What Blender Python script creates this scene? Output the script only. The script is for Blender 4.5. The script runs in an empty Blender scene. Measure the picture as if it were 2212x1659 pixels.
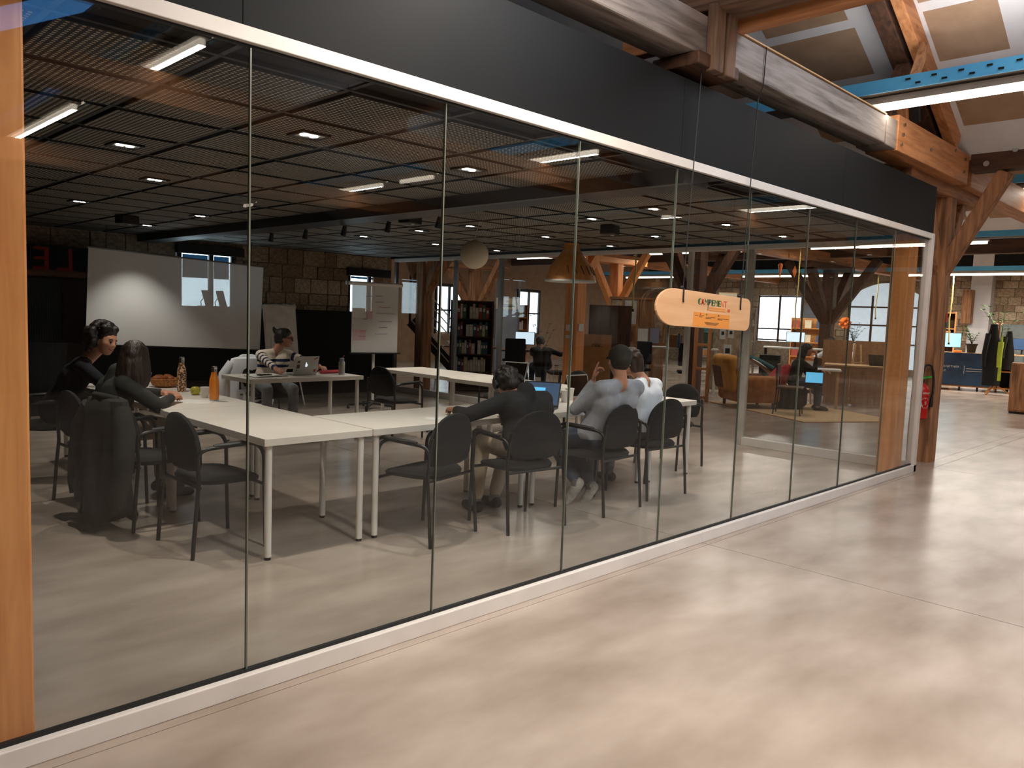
import bpy, bmesh, math, random
import numpy as np
from mathutils import Vector as V, Matrix as MX, Quaternion
R = math.radians
random.seed(7)
SC = bpy.context.scene
COL = SC.collection

# ------------------------------------------------------------------ camera
cam_d = bpy.data.cameras.new('camera'); cam = bpy.data.objects.new('camera', cam_d); COL.objects.link(cam)
def cam_axes(y, p, r):
    f = V((math.sin(y)*math.cos(p), math.cos(y)*math.cos(p), math.sin(p)))
    rt = V((math.cos(y), -math.sin(y), 0)); up = rt.cross(f)
    return (math.cos(r)*rt+math.sin(r)*up, -math.sin(r)*rt+math.cos(r)*up, f)
_r, _u, _f = cam_axes(0.78805843, -0.08766626, 0.03686797)
m = MX.Identity(4)
for i in range(3):
    m[i][0] = _r[i]; m[i][1] = _u[i]; m[i][2] = -_f[i]
m[2][3] = 1.5
cam.matrix_world = m
cam_d.sensor_fit = 'HORIZONTAL'; cam_d.sensor_width = 36.0; cam_d.lens = 36.0*1694.4/2212
cam_d.clip_start = 0.05; cam_d.clip_end = 200
SC.camera = cam

# ------------------------------------------------------------------ world, exposure
w = bpy.data.worlds.new('world'); SC.world = w; w.use_nodes = True
w.node_tree.nodes['Background'].inputs[0].default_value = (.75, .85, 1, 1)
w.node_tree.nodes['Background'].inputs[1].default_value = 0.4
SC.view_settings.view_transform = 'Standard'; SC.view_settings.look = 'None'
SC.view_settings.exposure = 0.0; SC.view_settings.gamma = 1.0; SC.view_settings.use_curve_mapping = False
try:
    SC.cycles.max_bounces = 6; SC.cycles.diffuse_bounces = 3; SC.cycles.glossy_bounces = 3
    SC.cycles.transparent_max_bounces = 10; SC.cycles.sample_clamp_indirect = 4.0
    SC.cycles.caustics_reflective = False; SC.cycles.caustics_refractive = False
except Exception: pass
TUBE_W, TUBE_FAR, FILL_UP = 46.0, 20.0, 12.0   # watts per metre of the tubes: near trays, far trays; upward fill added for the roof
SPOT_W = 64.0      # watts of each recessed downlight of the meeting room
WIN_E = 3.2        # daylight in the window panes
FILL_SKY_E = 9.5         # glow of the unseen skylight added over the aisle
WARM = (1, .91, .80); DAY = (.80, .90, 1.0)

# ------------------------------------------------------------------ materials
MT = {}
def srgb(r, g, b):
    return tuple(((c/255)/12.92 if c/255 <= .04045 else ((c/255+.055)/1.055)**2.4) for c in (r, g, b))
def base(name):
    m = bpy.data.materials.new(name); m.use_nodes = True
    nt = m.node_tree; return m, nt, nt.nodes['Principled BSDF']
def mk(name, c, c2=None, rough=.6, metal=0, ns=6, det=4, stretch=(1, 1, 1), bump=0, bs=30, emit=None, es=0, spec=.5,
       lo=.35, hi=.65, trans=0, r2=None, sheen=0, alpha=1):
    m, nt, b = base(name); N = nt.nodes.new; L = nt.links.new
    c = srgb(*c); c2 = srgb(*c2) if c2 else tuple(x*.82 for x in c)
    tc = N('ShaderNodeTexCoord'); mp = N('ShaderNodeMapping'); mp.inputs['Scale'].default_value = stretch
    L(tc.outputs['Object'], mp.inputs[0])
    nz = N('ShaderNodeTexNoise'); nz.inputs['Scale'].default_value = ns; nz.inputs['Detail'].default_value = det
    L(mp.outputs[0], nz.inputs['Vector'])
    rp = N('ShaderNodeValToRGB'); rp.color_ramp.elements[0].position = lo; rp.color_ramp.elements[1].position = hi
    rp.color_ramp.elements[0].color = (*c2, 1); rp.color_ramp.elements[1].color = (*c, 1)
    L(nz.outputs['Fac'], rp.inputs[0]); L(rp.outputs[0], b.inputs['Base Color'])
    b.inputs['Roughness'].default_value = rough; b.inputs['Metallic'].default_value = metal
    b.inputs['Specular IOR Level'].default_value = spec
    if r2 is not None:
        mr = N('ShaderNodeMapRange'); mr.inputs[3].default_value = rough; mr.inputs[4].default_value = r2
        L(nz.outputs['Fac'], mr.inputs[0]); L(mr.outputs[0], b.inputs['Roughness'])
    if bump:
        n2 = N('ShaderNodeTexNoise'); n2.inputs['Scale'].default_value = bs; n2.inputs['Detail'].default_value = 5
        L(mp.outputs[0], n2.inputs['Vector'])
        bp = N('ShaderNodeBump'); bp.inputs['Strength'].default_value = bump; bp.inputs['Distance'].default_value = .01
        L(n2.outputs['Fac'], bp.inputs['Height']); L(bp.outputs[0], b.inputs['Normal'])
    if emit:
        if es < 2.0 or name.startswith(('tube', 'led')): m.cycles.emission_sampling = 'NONE'
        b.inputs['Emission Color'].default_value = (*emit, 1); b.inputs['Emission Strength'].default_value = es
    if trans: b.inputs['Transmission Weight'].default_value = trans
    if sheen: b.inputs['Sheen Weight'].default_value = sheen
    MT[name] = m; return m
def wood(name, c, c2, axis, rough=.55, bump=.15, knots=True):
    st = [9, 9, 9]; st['xyz'.index(axis)] = .8
    m, nt, b = base(name); N = nt.nodes.new; L = nt.links.new
    tc = N('ShaderNodeTexCoord'); mp = N('ShaderNodeMapping'); mp.inputs['Scale'].default_value = st
    L(tc.outputs['Object'], mp.inputs[0])
    nz = N('ShaderNodeTexNoise'); nz.inputs['Scale'].default_value = 2.2; nz.inputs['Detail'].default_value = 7; nz.inputs['Distortion'].default_value = .6
    L(mp.outputs[0], nz.inputs['Vector'])
    rp = N('ShaderNodeValToRGB'); e = rp.color_ramp.elements
    e[0].position = .3; e[0].color = (*srgb(*c2), 1); e[1].position = .62; e[1].color = (*srgb(*c), 1)
    L(nz.outputs['Fac'], rp.inputs[0]); out = rp.outputs[0]
    if knots:
        vo = N('ShaderNodeTexVoronoi'); vo.inputs['Scale'].default_value = 2.4
        mp2 = N('ShaderNodeMapping'); s2 = [1.3, 1.3, 1.3]; s2['xyz'.index(axis)] = .7; mp2.inputs['Scale'].default_value = s2
        L(tc.outputs['Object'], mp2.inputs[0]); L(mp2.outputs[0], vo.inputs['Vector'])
        r3 = N('ShaderNodeMapRange'); r3.inputs[1].default_value = .03; r3.inputs[2].default_value = .09; r3.inputs[3].default_value = .75; r3.inputs[4].default_value = 0
        L(vo.outputs['Distance'], r3.inputs[0])
        mx = N('ShaderNodeMix'); mx.data_type = 'RGBA'; mx.inputs[7].default_value = (*[x*.35 for x in srgb(*c2)], 1)
        L(r3.outputs[0], mx.inputs[0]); L(out, mx.inputs[6]); out = mx.outputs[2]
    L(out, b.inputs['Base Color'])
    b.inputs['Roughness'].default_value = rough
    bp = N('ShaderNodeBump'); bp.inputs['Strength'].default_value = bump; bp.inputs['Distance'].default_value = .01
    L(nz.outputs['Fac'], bp.inputs['Height']); L(bp.outputs[0], b.inputs['Normal'])
    MT[name] = m; return m
for ax in 'xyz':
    wood('pine_'+ax, (200, 138, 90), (156, 98, 56), ax)
    wood('oldwood_'+ax, (178, 126, 86), (104, 70, 46), ax, rough=.75, bump=.5)
    wood('darkwood_'+ax, (84, 52, 32), (46, 27, 16), ax, rough=.7, bump=.3)
    wood('greywood_'+ax, (150, 140, 134), (96, 86, 80), ax, rough=.75, bump=.4)
for ax in 'xyz':
    wood('weather_'+ax, (128, 100, 80), (78, 58, 44), ax, rough=.8, bump=.4)
for ax in 'xz': wood('pinepost_'+ax, (240, 162, 94), (212, 130, 66), ax)
wood('plywood', (222, 176, 132), (208, 158, 112), 'x', rough=.5, bump=.03, knots=False)
wood('particle', (150, 106, 72), (128, 88, 58), 'z', rough=.6, bump=.05, knots=False)
wood('honey', (190, 128, 66), (158, 98, 44), 'z', rough=.5, bump=.05, knots=False)
mk('floor_conc', (182, 168, 156), (146, 131, 118), rough=.235, ns=1.6, det=10, stretch=(.8, 1.7, 1), spec=.42, lo=.30, hi=.70)
mk('joint', (70, 62, 55), rough=.9)
mk('alu', (222, 216, 210), (214, 208, 202), rough=.4)
mk('alu_dark', (130, 130, 130), rough=.4, metal=.5)
mk('alu_mid', (186, 180, 172), rough=.45)
mk('charcoal', (21, 22, 24), (19, 20, 22), rough=.6, ns=2, spec=.12)
mk('black', (14, 14, 15), rough=.6)
mk('blackfab', (17, 17, 18), (11, 11, 12), rough=.9, ns=60, bump=.1, bs=200)
mk('seatfab', (20, 20, 21), (14, 14, 15), rough=.95, ns=90, bump=.25, bs=300)
mk('steelblack', (18, 18, 19), rough=.35, spec=.5)
mk('plastic', (20, 20, 21), rough=.45)
mk('curtain', (12, 12, 13), rough=.95, ns=20)
mk('white', (226, 222, 216), (218, 214, 208), rough=.45)
mk('tabletop', (226, 218, 208), (220, 212, 202), rough=.38, ns=3)
mk('paper', (232, 230, 226), rough=.8)
mk('paper2', (212, 210, 205), rough=.8)
mk('plaster', (226, 224, 226), (216, 214, 216), rough=.9, ns=3)
mk('gypsum', (172, 142, 116), (160, 130, 104), rough=.9, ns=5)
mk('stone', (204, 180, 150), (150, 128, 104), rough=.95, ns=9, det=8, bump=.9, bs=22)
mk('stone2', (222, 202, 176), (172, 150, 124), rough=.95, ns=11, det=8, bump=.9, bs=26)
mk('stone3', (178, 150, 122), (128, 108, 88), rough=.95, ns=7, det=8, bump=.9, bs=20)
mk('mortar', (176, 158, 136), (136, 120, 102), rough=1, ns=14, bump=.5, bs=40)
mk('darkwall', (60, 54, 50), (44, 40, 37), rough=.95, ns=3)
mk('trayblue', (104, 204, 255), (94, 192, 248), rough=.5, ns=4)
mk('mesh_dark', (40, 38, 36), (90, 78, 62), rough=.6, metal=.3, ns=120, lo=.45, hi=.55)
mk('tube', (255, 250, 240), rough=.4, emit=(1, .86, .70), es=8)
mk('reflector', (225, 222, 214), rough=.3)
mk('tube_far', (255, 250, 240), rough=.4, emit=(1, .88, .74), es=4)
mk('tar', (12, 12, 12), rough=.9)
mk('bulkdark', (26, 27, 29), (22, 22, 24), rough=.5)
mk('red', (196, 28, 26), rough=.32)
mk('redsign', (226, 52, 36), rough=.6)
mk('redcab', (150, 52, 56), rough=.5)
mk('green', (46, 170, 62), rough=.45)
mk('orangemetal', (222, 132, 34), (214, 122, 26), rough=.28, spec=.6)
mk('steel', (190, 188, 184), rough=.25, metal=1)
mk('screen_off', (20, 16, 14), rough=.08)
mk('laptop', (186, 184, 180), rough=.35, metal=.7)
mk('laptop_dark', (70, 72, 76), rough=.35, metal=.6)
mk('screen_blue', (40, 60, 90), emit=(.10, .16, .26), es=.5, rough=.2)
mk('screen_white', (210, 225, 240), emit=(.72, .86, 1), es=1.2, rough=.2)
mk('screen_cyan', (120, 200, 240), emit=(.35, .75, 1), es=1.3, rough=.2)
mk('glow_blue', (60, 140, 200), emit=(.16, .6, .95), es=1.0, rough=.3)
mk('window_sky', (230, 240, 250), emit=DAY, es=WIN_E, rough=.3)
mk('window_haze', (200, 215, 230), emit=DAY, es=WIN_E*.25, rough=.5)
mk('window_dim', (220, 235, 245), emit=(.72, .90, 1), es=6, rough=.5)
def translucent(name, c):
    m, nt, b = base(name); N = nt.nodes.new; L = nt.links.new; t = N('ShaderNodeBsdfTranslucent')
    nz = N('ShaderNodeTexNoise'); nz.inputs['Scale'].default_value = 3; rp = N('ShaderNodeValToRGB')
    rp.color_ramp.elements[0].color = (*[x*.9 for x in c], 1); rp.color_ramp.elements[1].color = (*c, 1); L(nz.outputs['Fac'], rp.inputs[0]); L(rp.outputs[0], t.inputs[0])
    b.inputs['Roughness'].default_value = .9; b.inputs['Base Color'].default_value = (*[x*.8 for x in c], 1)
    a = N('ShaderNodeAddShader'); L(t.outputs[0], a.inputs[0]); L(b.outputs[0], a.inputs[1]); L(a.outputs[0], nt.nodes['Material Output'].inputs[0]); MT[name] = m
translucent('blind', (.05, .095, .13))
mk('skin', (206, 152, 124), (192, 134, 106), rough=.55, ns=12)
mk('skin2', (176, 120, 92), (160, 106, 80), rough=.55, ns=12)
mk('lip', (150, 70, 64), rough=.45)
mk('teeth', (235, 228, 215), rough=.3)
mk('eye', (24, 18, 14), rough=.2)
mk('hair_dark', (34, 24, 20), (18, 12, 10), rough=.55, ns=40, stretch=(1, 1, .2), bump=.6, bs=60)
mk('hair_brown', (74, 52, 38), (44, 30, 22), rough=.55, ns=40, stretch=(1, 1, .2), bump=.6, bs=60)
mk('hair_long', (52, 34, 26), (26, 16, 12), rough=.5, ns=55, stretch=(1, 1, .12), bump=.7, bs=70)
mk('cap', (58, 52, 44), (50, 45, 38), rough=.9, ns=30)
mk('navy', (26, 30, 44), (18, 21, 32), rough=.9, ns=9, bump=.25, bs=14)
mk('blackcloth', (24, 24, 26), (14, 14, 15), rough=.9, ns=7, bump=.3, bs=12)
mk('olive', (44, 44, 40), (34, 34, 31), rough=.9, ns=8, bump=.25, bs=12)
mk('greyknit', (172, 174, 182), (150, 152, 160), rough=.95, ns=10, bump=.3, bs=16)
mk('whitetee', (248, 250, 255), (236, 240, 250), rough=.9, ns=6, bump=.25, bs=12)
mk('cream', (226, 212, 194), (212, 196, 176), rough=.9, ns=8, bump=.25, bs=14)
mk('navystripe', (30, 38, 78), (24, 30, 64), rough=.9)
mk('khaki', (192, 176, 152), (168, 152, 130), rough=.9, ns=7, bump=.3, bs=12)
mk('denim', (74, 86, 106), (56, 66, 84), rough=.9, ns=12, bump=.3, bs=14)
mk('jeanpale', (120, 122, 124), (98, 100, 104), rough=.9, ns=12, bump=.3, bs=14)
mk('shoe_black', (22, 20, 19), rough=.6)
mk('shoe_white', (196, 192, 186), (150, 146, 140), rough=.7, ns=18)
mk('sole', (78, 74, 68), rough=.9)
mk('sock', (120, 118, 114), rough=.9)
mk('basket', (196, 134, 74), (140, 86, 40), rough=.8, ns=60, bump=.6, bs=90)
mk('bread', (170, 96, 44), (120, 62, 26), rough=.6, ns=20)
mk('apple', (196, 190, 70), (168, 156, 50), rough=.35, ns=9)
mk('juice', (200, 120, 50), rough=.2)
mk('tanleather', (186, 116, 52), (150, 88, 36), rough=.6, ns=6, bump=.3, bs=14)
mk('mustard', (206, 146, 60), (172, 112, 38), rough=.75, ns=4, bump=.3, bs=9)
mk('brownleather', (110, 70, 44), (78, 48, 30), rough=.6, ns=6, bump=.3, bs=14)
mk('rug', (206, 176, 136), (192, 160, 120), rough=1, ns=40, bump=.3, bs=120)
mk('terracotta', (176, 92, 58), rough=.8)
mk('leaf', (56, 84, 40), (34, 56, 26), rough=.5, ns=8)
mk('leaf_dry', (146, 118, 66), (112, 88, 48), rough=.7, ns=8)
mk('banner', (38, 74, 108), (20, 40, 66), rough=.6, ns=1.6, lo=.3, hi=.7)
mk('cardboard', (176, 128, 82), (160, 114, 70), rough=.85)
mk('greycab', (96, 104, 104), (84, 92, 92), rough=.6)
mk('doorgrey', (150, 156, 172), (138, 144, 160), rough=.5)
mk('yellowhose', (206, 186, 110), rough=.6)
mk('teal', (44, 110, 116), (30, 84, 92), rough=.6)
mk('pinkred', (186, 64, 70), (150, 44, 50), rough=.9, ns=8, bump=.3, bs=12)
mk('lime', (180, 200, 60), rough=.7)
mk('orange', (226, 116, 40), rough=.6)
mk('lightwood', (196, 158, 112), (182, 142, 96), rough=.6, ns=4, stretch=(1, 1, 6))
mk('osb', (190, 172, 150), (150, 128, 104), rough=.8, ns=22, det=6, stretch=(1, 1, .35))
mk('lantern', (222, 208, 186), (212, 196, 172), rough=.9, ns=5)
mk('veneer', (206, 142, 82), (186, 120, 62), rough=.6, ns=4, stretch=(6, 6, .6))
mk('bookred', (150, 60, 50)); mk('bookblue', (60, 84, 120)); mk('bookcream', (208, 196, 170)); mk('bookgreen', (70, 110, 90))
mk('ink', (40, 34, 34), rough=.8); mk('ink_green', (60, 110, 60), rough=.7); mk('ink_red', (206, 60, 40), rough=.7); mk('ink_teal', (30, 70, 70), rough=.7); mk('ink_orange', (222, 112, 44), rough=.7)
mk('printorange', (226, 146, 62), (218, 136, 54), rough=.6)
mk('ink_blue', (60, 90, 170), rough=.8); mk('tint_pink', (214, 180, 186), rough=.8)

def glass_mat(name, tint=(.93, .95, .95), gloss=1.0, ior=1.34):
    m, nt, b = base(name); N = nt.nodes.new; L = nt.links.new
    nt.nodes.remove(b)
    geo = N('ShaderNodeNewGeometry')
    mi = N('ShaderNodeMix'); mi.inputs[2].default_value = ior; mi.inputs[3].default_value = 1/ior
    L(geo.outputs['Backfacing'], mi.inputs[0])
    fr = N('ShaderNodeFresnel'); L(mi.outputs[0], fr.inputs['IOR'])
    tr = N('ShaderNodeBsdfTransparent'); tr.inputs[0].default_value = (*tint, 1)
    gl = N('ShaderNodeBsdfGlossy'); gl.inputs['Roughness'].default_value = 0.0; gl.inputs[0].default_value = (gloss, gloss, gloss, 1)
    mx = N('ShaderNodeMixShader'); L(fr.outputs[0], mx.inputs[0]); L(tr.outputs[0], mx.inputs[1]); L(gl.outputs[0], mx.inputs[2])
    L(mx.outputs[0], nt.nodes['Material Output'].inputs[0]); MT[name] = m; return m
glass_mat('glass'); glass_mat('glass_side', (.95, .95, .94)); glass_mat('bottleglass', (.9, .88, .84))
mk('glass_edge', (120, 124, 112), (78, 84, 74), rough=.2, ns=1.5)
def film_mat(name, col, clear, rough=.7):
    m, nt, b = base(name); N = nt.nodes.new; L = nt.links.new
    tr = N('ShaderNodeBsdfTransparent'); mx = N('ShaderNodeMixShader')
    nz = N('ShaderNodeTexNoise'); nz.inputs['Scale'].default_value = 2
    mr = N('ShaderNodeMapRange'); mr.inputs[3].default_value = clear-.04; mr.inputs[4].default_value = clear+.04
    L(nz.outputs['Fac'], mr.inputs[0]); L(mr.outputs[0], mx.inputs[0])
    b.inputs['Base Color'].default_value = (*srgb(*col), 1); b.inputs['Roughness'].default_value = rough
    L(b.outputs[0], mx.inputs[1]); L(tr.outputs[0], mx.inputs[2]); L(mx.outputs[0], nt.nodes['Material Output'].inputs[0])
    MT[name] = m
film_mat('film', (252, 253, 255), .34); film_mat('chartfilm', (226, 224, 222), .22)
# perforated black sheet, light coming through its holes painted as pale dots
def perforated(name, pitch, r):
    m, nt, b = base(name); N = nt.nodes.new; L = nt.links.new
    tc = N('ShaderNodeTexCoord'); sep = N('ShaderNodeSeparateXYZ'); L(tc.outputs['Object'], sep.inputs[0])
    def mth(op, a, bb=None):
        n = N('ShaderNodeMath'); n.operation = op
        for i, s in enumerate((a, bb)):
            if s is None: continue
            if isinstance(s, (int, float)): n.inputs[i].default_value = s
            else: L(s, n.inputs[i])
        return n.outputs[0]
    q = []
    for k in (0, 1):
        f = mth('FRACT', mth('DIVIDE', sep.outputs[k], pitch)); q.append(mth('ABSOLUTE', mth('SUBTRACT', f, .5)))
    d = mth('MAXIMUM', q[0], q[1]); hole = mth('LESS_THAN', d, r)
    nz = N('ShaderNodeTexNoise'); nz.inputs['Scale'].default_value = 3
    rp = N('ShaderNodeValToRGB'); rp.color_ramp.elements[0].color = (*srgb(150, 140, 122), 1); rp.color_ramp.elements[1].color = (*srgb(226, 214, 194), 1)
    L(nz.outputs['Fac'], rp.inputs[0])
    mx = N('ShaderNodeMix'); mx.data_type = 'RGBA'; mx.inputs[6].default_value = (*srgb(24, 24, 24), 1)
    L(hole, mx.inputs[0]); L(rp.outputs[0], mx.inputs[7]); L(mx.outputs[2], b.inputs['Base Color'])
    b.inputs['Roughness'].default_value = .7; MT[name] = m
perforated('perf', .0272, .24)
def leopard():
    m, nt, b = base('leopard'); N = nt.nodes.new; L = nt.links.new
    tc = N('ShaderNodeTexCoord'); vo = N('ShaderNodeTexVoronoi'); vo.feature = 'F1'; vo.inputs['Scale'].default_value = 62
    L(tc.outputs['Object'], vo.inputs['Vector'])
    rp = N('ShaderNodeValToRGB'); e = rp.color_ramp.elements; rp.color_ramp.interpolation = 'CONSTANT'
    e[0].position = 0; e[0].color = (*srgb(190, 120, 70), 1); e[1].position = .26; e[1].color = (*srgb(30, 22, 18), 1)
    k = e.new(.52); k.color = (*srgb(222, 180, 140), 1)
    L(vo.outputs['Distance'], rp.inputs[0]); L(rp.outputs[0], b.inputs['Base Color']); b.inputs['Roughness'].default_value = .35
    MT['leopard'] = m
leopard()

# ------------------------------------------------------------------ mesh helpers
class B:
    def __init__(s): s.v = []; s.f = []
    def add(s, vs, fs, mat=None):
        o = len(s.v)
        s.v += [tuple(mat @ V(p)) if mat is not None else tuple(p) for p in vs]
        s.f += [tuple(i+o for i in f) for f in fs]; return s
    def box(s, x0, x1, y0, y1, z0, z1, mat=None):
        vs = [(x, y, z) for z in (z0, z1) for y in (y0, y1) for x in (x0, x1)]
        return s.add(vs, [(0, 2, 3, 1), (4, 5, 7, 6), (0, 1, 5, 4), (2, 6, 7, 3), (0, 4, 6, 2), (1, 3, 7, 5)], mat)
    def beam(s, p, q, w, h, up=(0, 0, 1)):
        p, q = V(p), V(q); d = q-p; L = d.length; d.normalize()
        u = V(up); sd = d.cross(u)
        if sd.length < 1e-4: sd = d.cross(V((0, 1, 0)))
        sd.normalize(); u = sd.cross(d)
        m = MX(((d.x, sd.x, u.x, p.x), (d.y, sd.y, u.y, p.y), (d.z, sd.z, u.z, p.z), (0, 0, 0, 1)))
        return s.box(0, L, -w/2, w/2, -h/2, h/2, m)
    def tube(s, pts, r, n=10, cap=True):
        pts = [V(p) for p in pts]; k = len(pts); rs = r if isinstance(r, (list, tuple)) else [r]*k
        vs = []; fs = []; prev = None
        for i, p in enumerate(pts):
            d = (pts[min(i+1, k-1)]-pts[max(i-1, 0)]).normalized()
            a = prev if prev is not None else (V((0, 0, 1)) if abs(d.z) < .9 else V((1, 0, 0)))
            a = (a-d*a.dot(d)).normalized(); prev = a; b = d.cross(a)
            for j in range(n):
                t = 2*math.pi*j/n; vs.append(p+rs[i]*(math.cos(t)*a+math.sin(t)*b))
        for i in range(k-1):
            for j in range(n):
                j2 = (j+1) % n; fs.append((i*n+j, i*n+j2, (i+1)*n+j2, (i+1)*n+j))
        if cap: fs.append(tuple(range(n-1, -1, -1))); fs.append(tuple(range((k-1)*n, k*n)))
        return s.add(vs, fs)
    def cyl(s, p, q, r, r2=None, n=16): return s.tube([p, q], [r, r if r2 is None else r2], n)
    def lathe(s, prof, c=(0, 0, 0), n=24, mat=None):
        vs = []; fs = []; k = len(prof)
        for (r, z) in prof:
            for j in range(n):
                t = 2*math.pi*j/n; vs.append((c[0]+r*math.cos(t), c[1]+r*math.sin(t), c[2]+z))
        for i in range(k-1):
            for j in range(n):
                j2 = (j+1) % n; fs.append((i*n+j, i*n+j2, (i+1)*n+j2, (i+1)*n+j))
        if prof[0][0] > 1e-5: fs.append(tuple(range(n-1, -1, -1)))
        if prof[-1][0] > 1e-5: fs.append(tuple(range((k-1)*n, k*n)))
        return s.add(vs, fs, mat)
    def ball(s, c, r, n=14, m=9, mat=None):
        if not isinstance(r, (list, tuple)): r = (r, r, r)
        vs = []; fs = []
        for i in range(m+1):
            ph = math.pi*i/m
            for j in range(n):
                t = 2*math.pi*j/n
                vs.append((c[0]+r[0]*math.sin(ph)*math.cos(t), c[1]+r[1]*math.sin(ph)*math.sin(t), c[2]-r[2]*math.cos(ph)))
        for i in range(m):
            for j in range(n):
                j2 = (j+1) % n; fs.append((i*n+j, i*n+j2, (i+1)*n+j2, (i+1)*n+j))
        return s.add(vs, fs, mat)
    def prism(s, poly, z0, z1, mat=None):
        n = len(poly); vs = [(x, y, z0) for x, y in poly]+[(x, y, z1) for x, y in poly]
        fs = [tuple(range(n-1, -1, -1)), tuple(range(n, 2*n))]+[(i, (i+1) % n, n+(i+1) % n, n+i) for i in range(n)]
        return s.add(vs, fs, mat)
    def loft(s, rings, cap=True):
        n = len(rings[0]); vs = [p for r in rings for p in r]; fs = []
        for i in range(len(rings)-1):
            for j in range(n):
                j2 = (j+1) % n; fs.append((i*n+j, i*n+j2, (i+1)*n+j2, (i+1)*n+j))
        if cap: fs.append(tuple(range(n-1, -1, -1))); fs.append(tuple(range((len(rings)-1)*n, len(rings)*n)))
        return s.add(vs, fs)
    def mesh(s, name, bev=0, seg=2, smooth=False, weld=True):
        me = bpy.data.meshes.new(name); me.from_pydata(s.v, [], s.f)
        bm = bmesh.new(); bm.from_mesh(me)
        if weld: bmesh.ops.remove_doubles(bm, verts=bm.verts, dist=1e-5)
        bmesh.ops.recalc_face_normals(bm, faces=bm.faces)
        if bev:
            eds = [e for e in bm.edges if len(e.link_faces) == 2 and e.calc_face_angle(0) > .6]
            bmesh.ops.bevel(bm, geom=eds, offset=bev, segments=seg, profile=.5, affect='EDGES', clamp_overlap=True)
        bm.to_mesh(me); bm.free()
        if smooth:
            for p in me.polygons: p.use_smooth = True
            try: me.set_sharp_from_angle(angle=R(45))
            except Exception: pass
        return me
def put(name, me, mat=None, parent=None, loc=None, rz=0):
    o = bpy.data.objects.new(name, me); COL.objects.link(o)
    if mat is not None and isinstance(me, bpy.types.Mesh):
        mm = MT[mat] if isinstance(mat, str) else mat
        if len(me.materials) == 0: me.materials.append(mm)
    if parent is not None: o.parent = parent
    if loc is not None: o.location = loc
    if rz: o.rotation_euler = (0, 0, rz)
    return o
def ob(name, b, mat, parent=None, bev=0, seg=2, smooth=False, loc=None, rz=0, weld=True):
    return put(name, b.mesh(name, bev, seg, smooth, weld), mat, parent, loc, rz)
def tag(o, label=None, cat=None, group=None, kind=None):
    if label: o['label'] = label
    if cat: o['category'] = cat
    if group: o['group'] = group
    if kind: o['kind'] = kind
    return o
def thing(name, label, cat, loc=(0, 0, 0), rz=0, group=None):
    o = bpy.data.objects.new(name, None); COL.objects.link(o); o.location = loc; o.rotation_euler = (0, 0, rz)
    o.empty_display_size = .1
    return tag(o, label, cat, group)
def struct(name, b, mat, **k): return tag(ob(name, b, mat, **k), kind='structure')
def copy_tree(o, parent=None):
    c = o.copy(); COL.objects.link(c)
    if parent is not None: c.parent = parent
    for ch in list(o.children): copy_tree(ch, c)
    return c
def dup(o, loc, rz=None, label=None, group=None):
    c = copy_tree(o); c.location = loc
    if rz is not None: c.rotation_euler = (0, 0, rz)
    if label: c['label'] = label
    if group: c['group'] = group
    return c
def text_mesh(txt, size, depth=.002, align='CENTER', sp=1.0):
    cu = bpy.data.curves.new('lettering', 'FONT'); cu.body = txt; cu.size = size; cu.extrude = depth; cu.align_x = align; cu.space_character = sp
    t = bpy.data.objects.new('lettering', cu); COL.objects.link(t)
    dg = bpy.context.evaluated_depsgraph_get(); me = bpy.data.meshes.new_from_object(t.evaluated_get(dg))
    bpy.data.objects.remove(t); bpy.data.curves.remove(cu); return me
def text(txt, size, mat, parent, M4, name='lettering', depth=.002, align='CENTER', sp=1.0):
    me = text_mesh(txt, size, depth, align, sp); me.transform(M4); return put(name, me, mat, parent)
def frame_m(o, xa, ya):      # matrix with given origin, x axis, y axis
    xa = V(xa).normalized(); ya = V(ya).normalized(); za = xa.cross(ya)
    return MX(((xa.x, ya.x, za.x, o[0]), (xa.y, ya.y, za.y, o[1]), (xa.z, ya.z, za.z, o[2]), (0, 0, 0, 1)))
def light(name, kind, loc, energy, col=WARM, parent=None, **k):
    d = bpy.data.lights.new(name, kind); d.energy = energy; d.color = col
    for a, v in k.items(): setattr(d, a, v)
    o = bpy.data.objects.new(name, d); COL.objects.link(o); o.location = loc
    if parent is not None: o.parent = parent
    return o
# ================================================================== THE HALL (structure)
b = B().box(-8.4, 27.4, -10, 19.4, -.3, -.012); floor = struct('floor', b, 'joint')
xs = [-8.2, -4.64, .01, 4.66, 9.31, 13.96, 18.61, 23.26, 27.2]; ys = [-9.7, -5.5, -1.3, 2.70, 2.86, 7.4, 12.0, 19.2]
for i in range(len(xs)-1):
    for j in range(len(ys)-1):
        g = .0035
        ob('floor_slab', B().box(xs[i]+g, xs[i+1]-g, ys[j]+g*.6, ys[j+1]-g*.6, -.012, 0), 'floor_conc', floor)

# --- front glazing of the meeting room, plane y = 2.79
GY = 2.79
wf = thing('wall_front', None, None); tag(wf, kind='structure')
ob('base_rail', B().box(-1.5, 8.90, 2.75, 2.83, 0, .075), 'alu', wf, bev=.004)
ob('top_rail', B().box(-1.5, 8.90, 2.755, 2.825, 2.443, 2.498), 'alu', wf, bev=.003)
ob('corner_post', B().box(8.83, 8.905, 2.75, 2.83, 0, 2.498), 'alu', wf, bev=.004)
ob('glazing_bead', B().box(-1.5, 8.83, 2.78, 2.80, .075, .088), 'black', wf)
ob('glazing_bead', B().box(-1.5, 8.83, 2.78, 2.80, 2.434, 2.443), 'black', wf)
JX = [-1.4, -.469, .46]+[1.389+.929*k for k in range(8)]+[8.83]
for i in range(len(JX)-1):
    ob('glass_pane', B().box(JX[i]+.003, JX[i+1]-.003, GY-.006, GY+.006, .08, 2.44), 'glass', wf)
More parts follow.
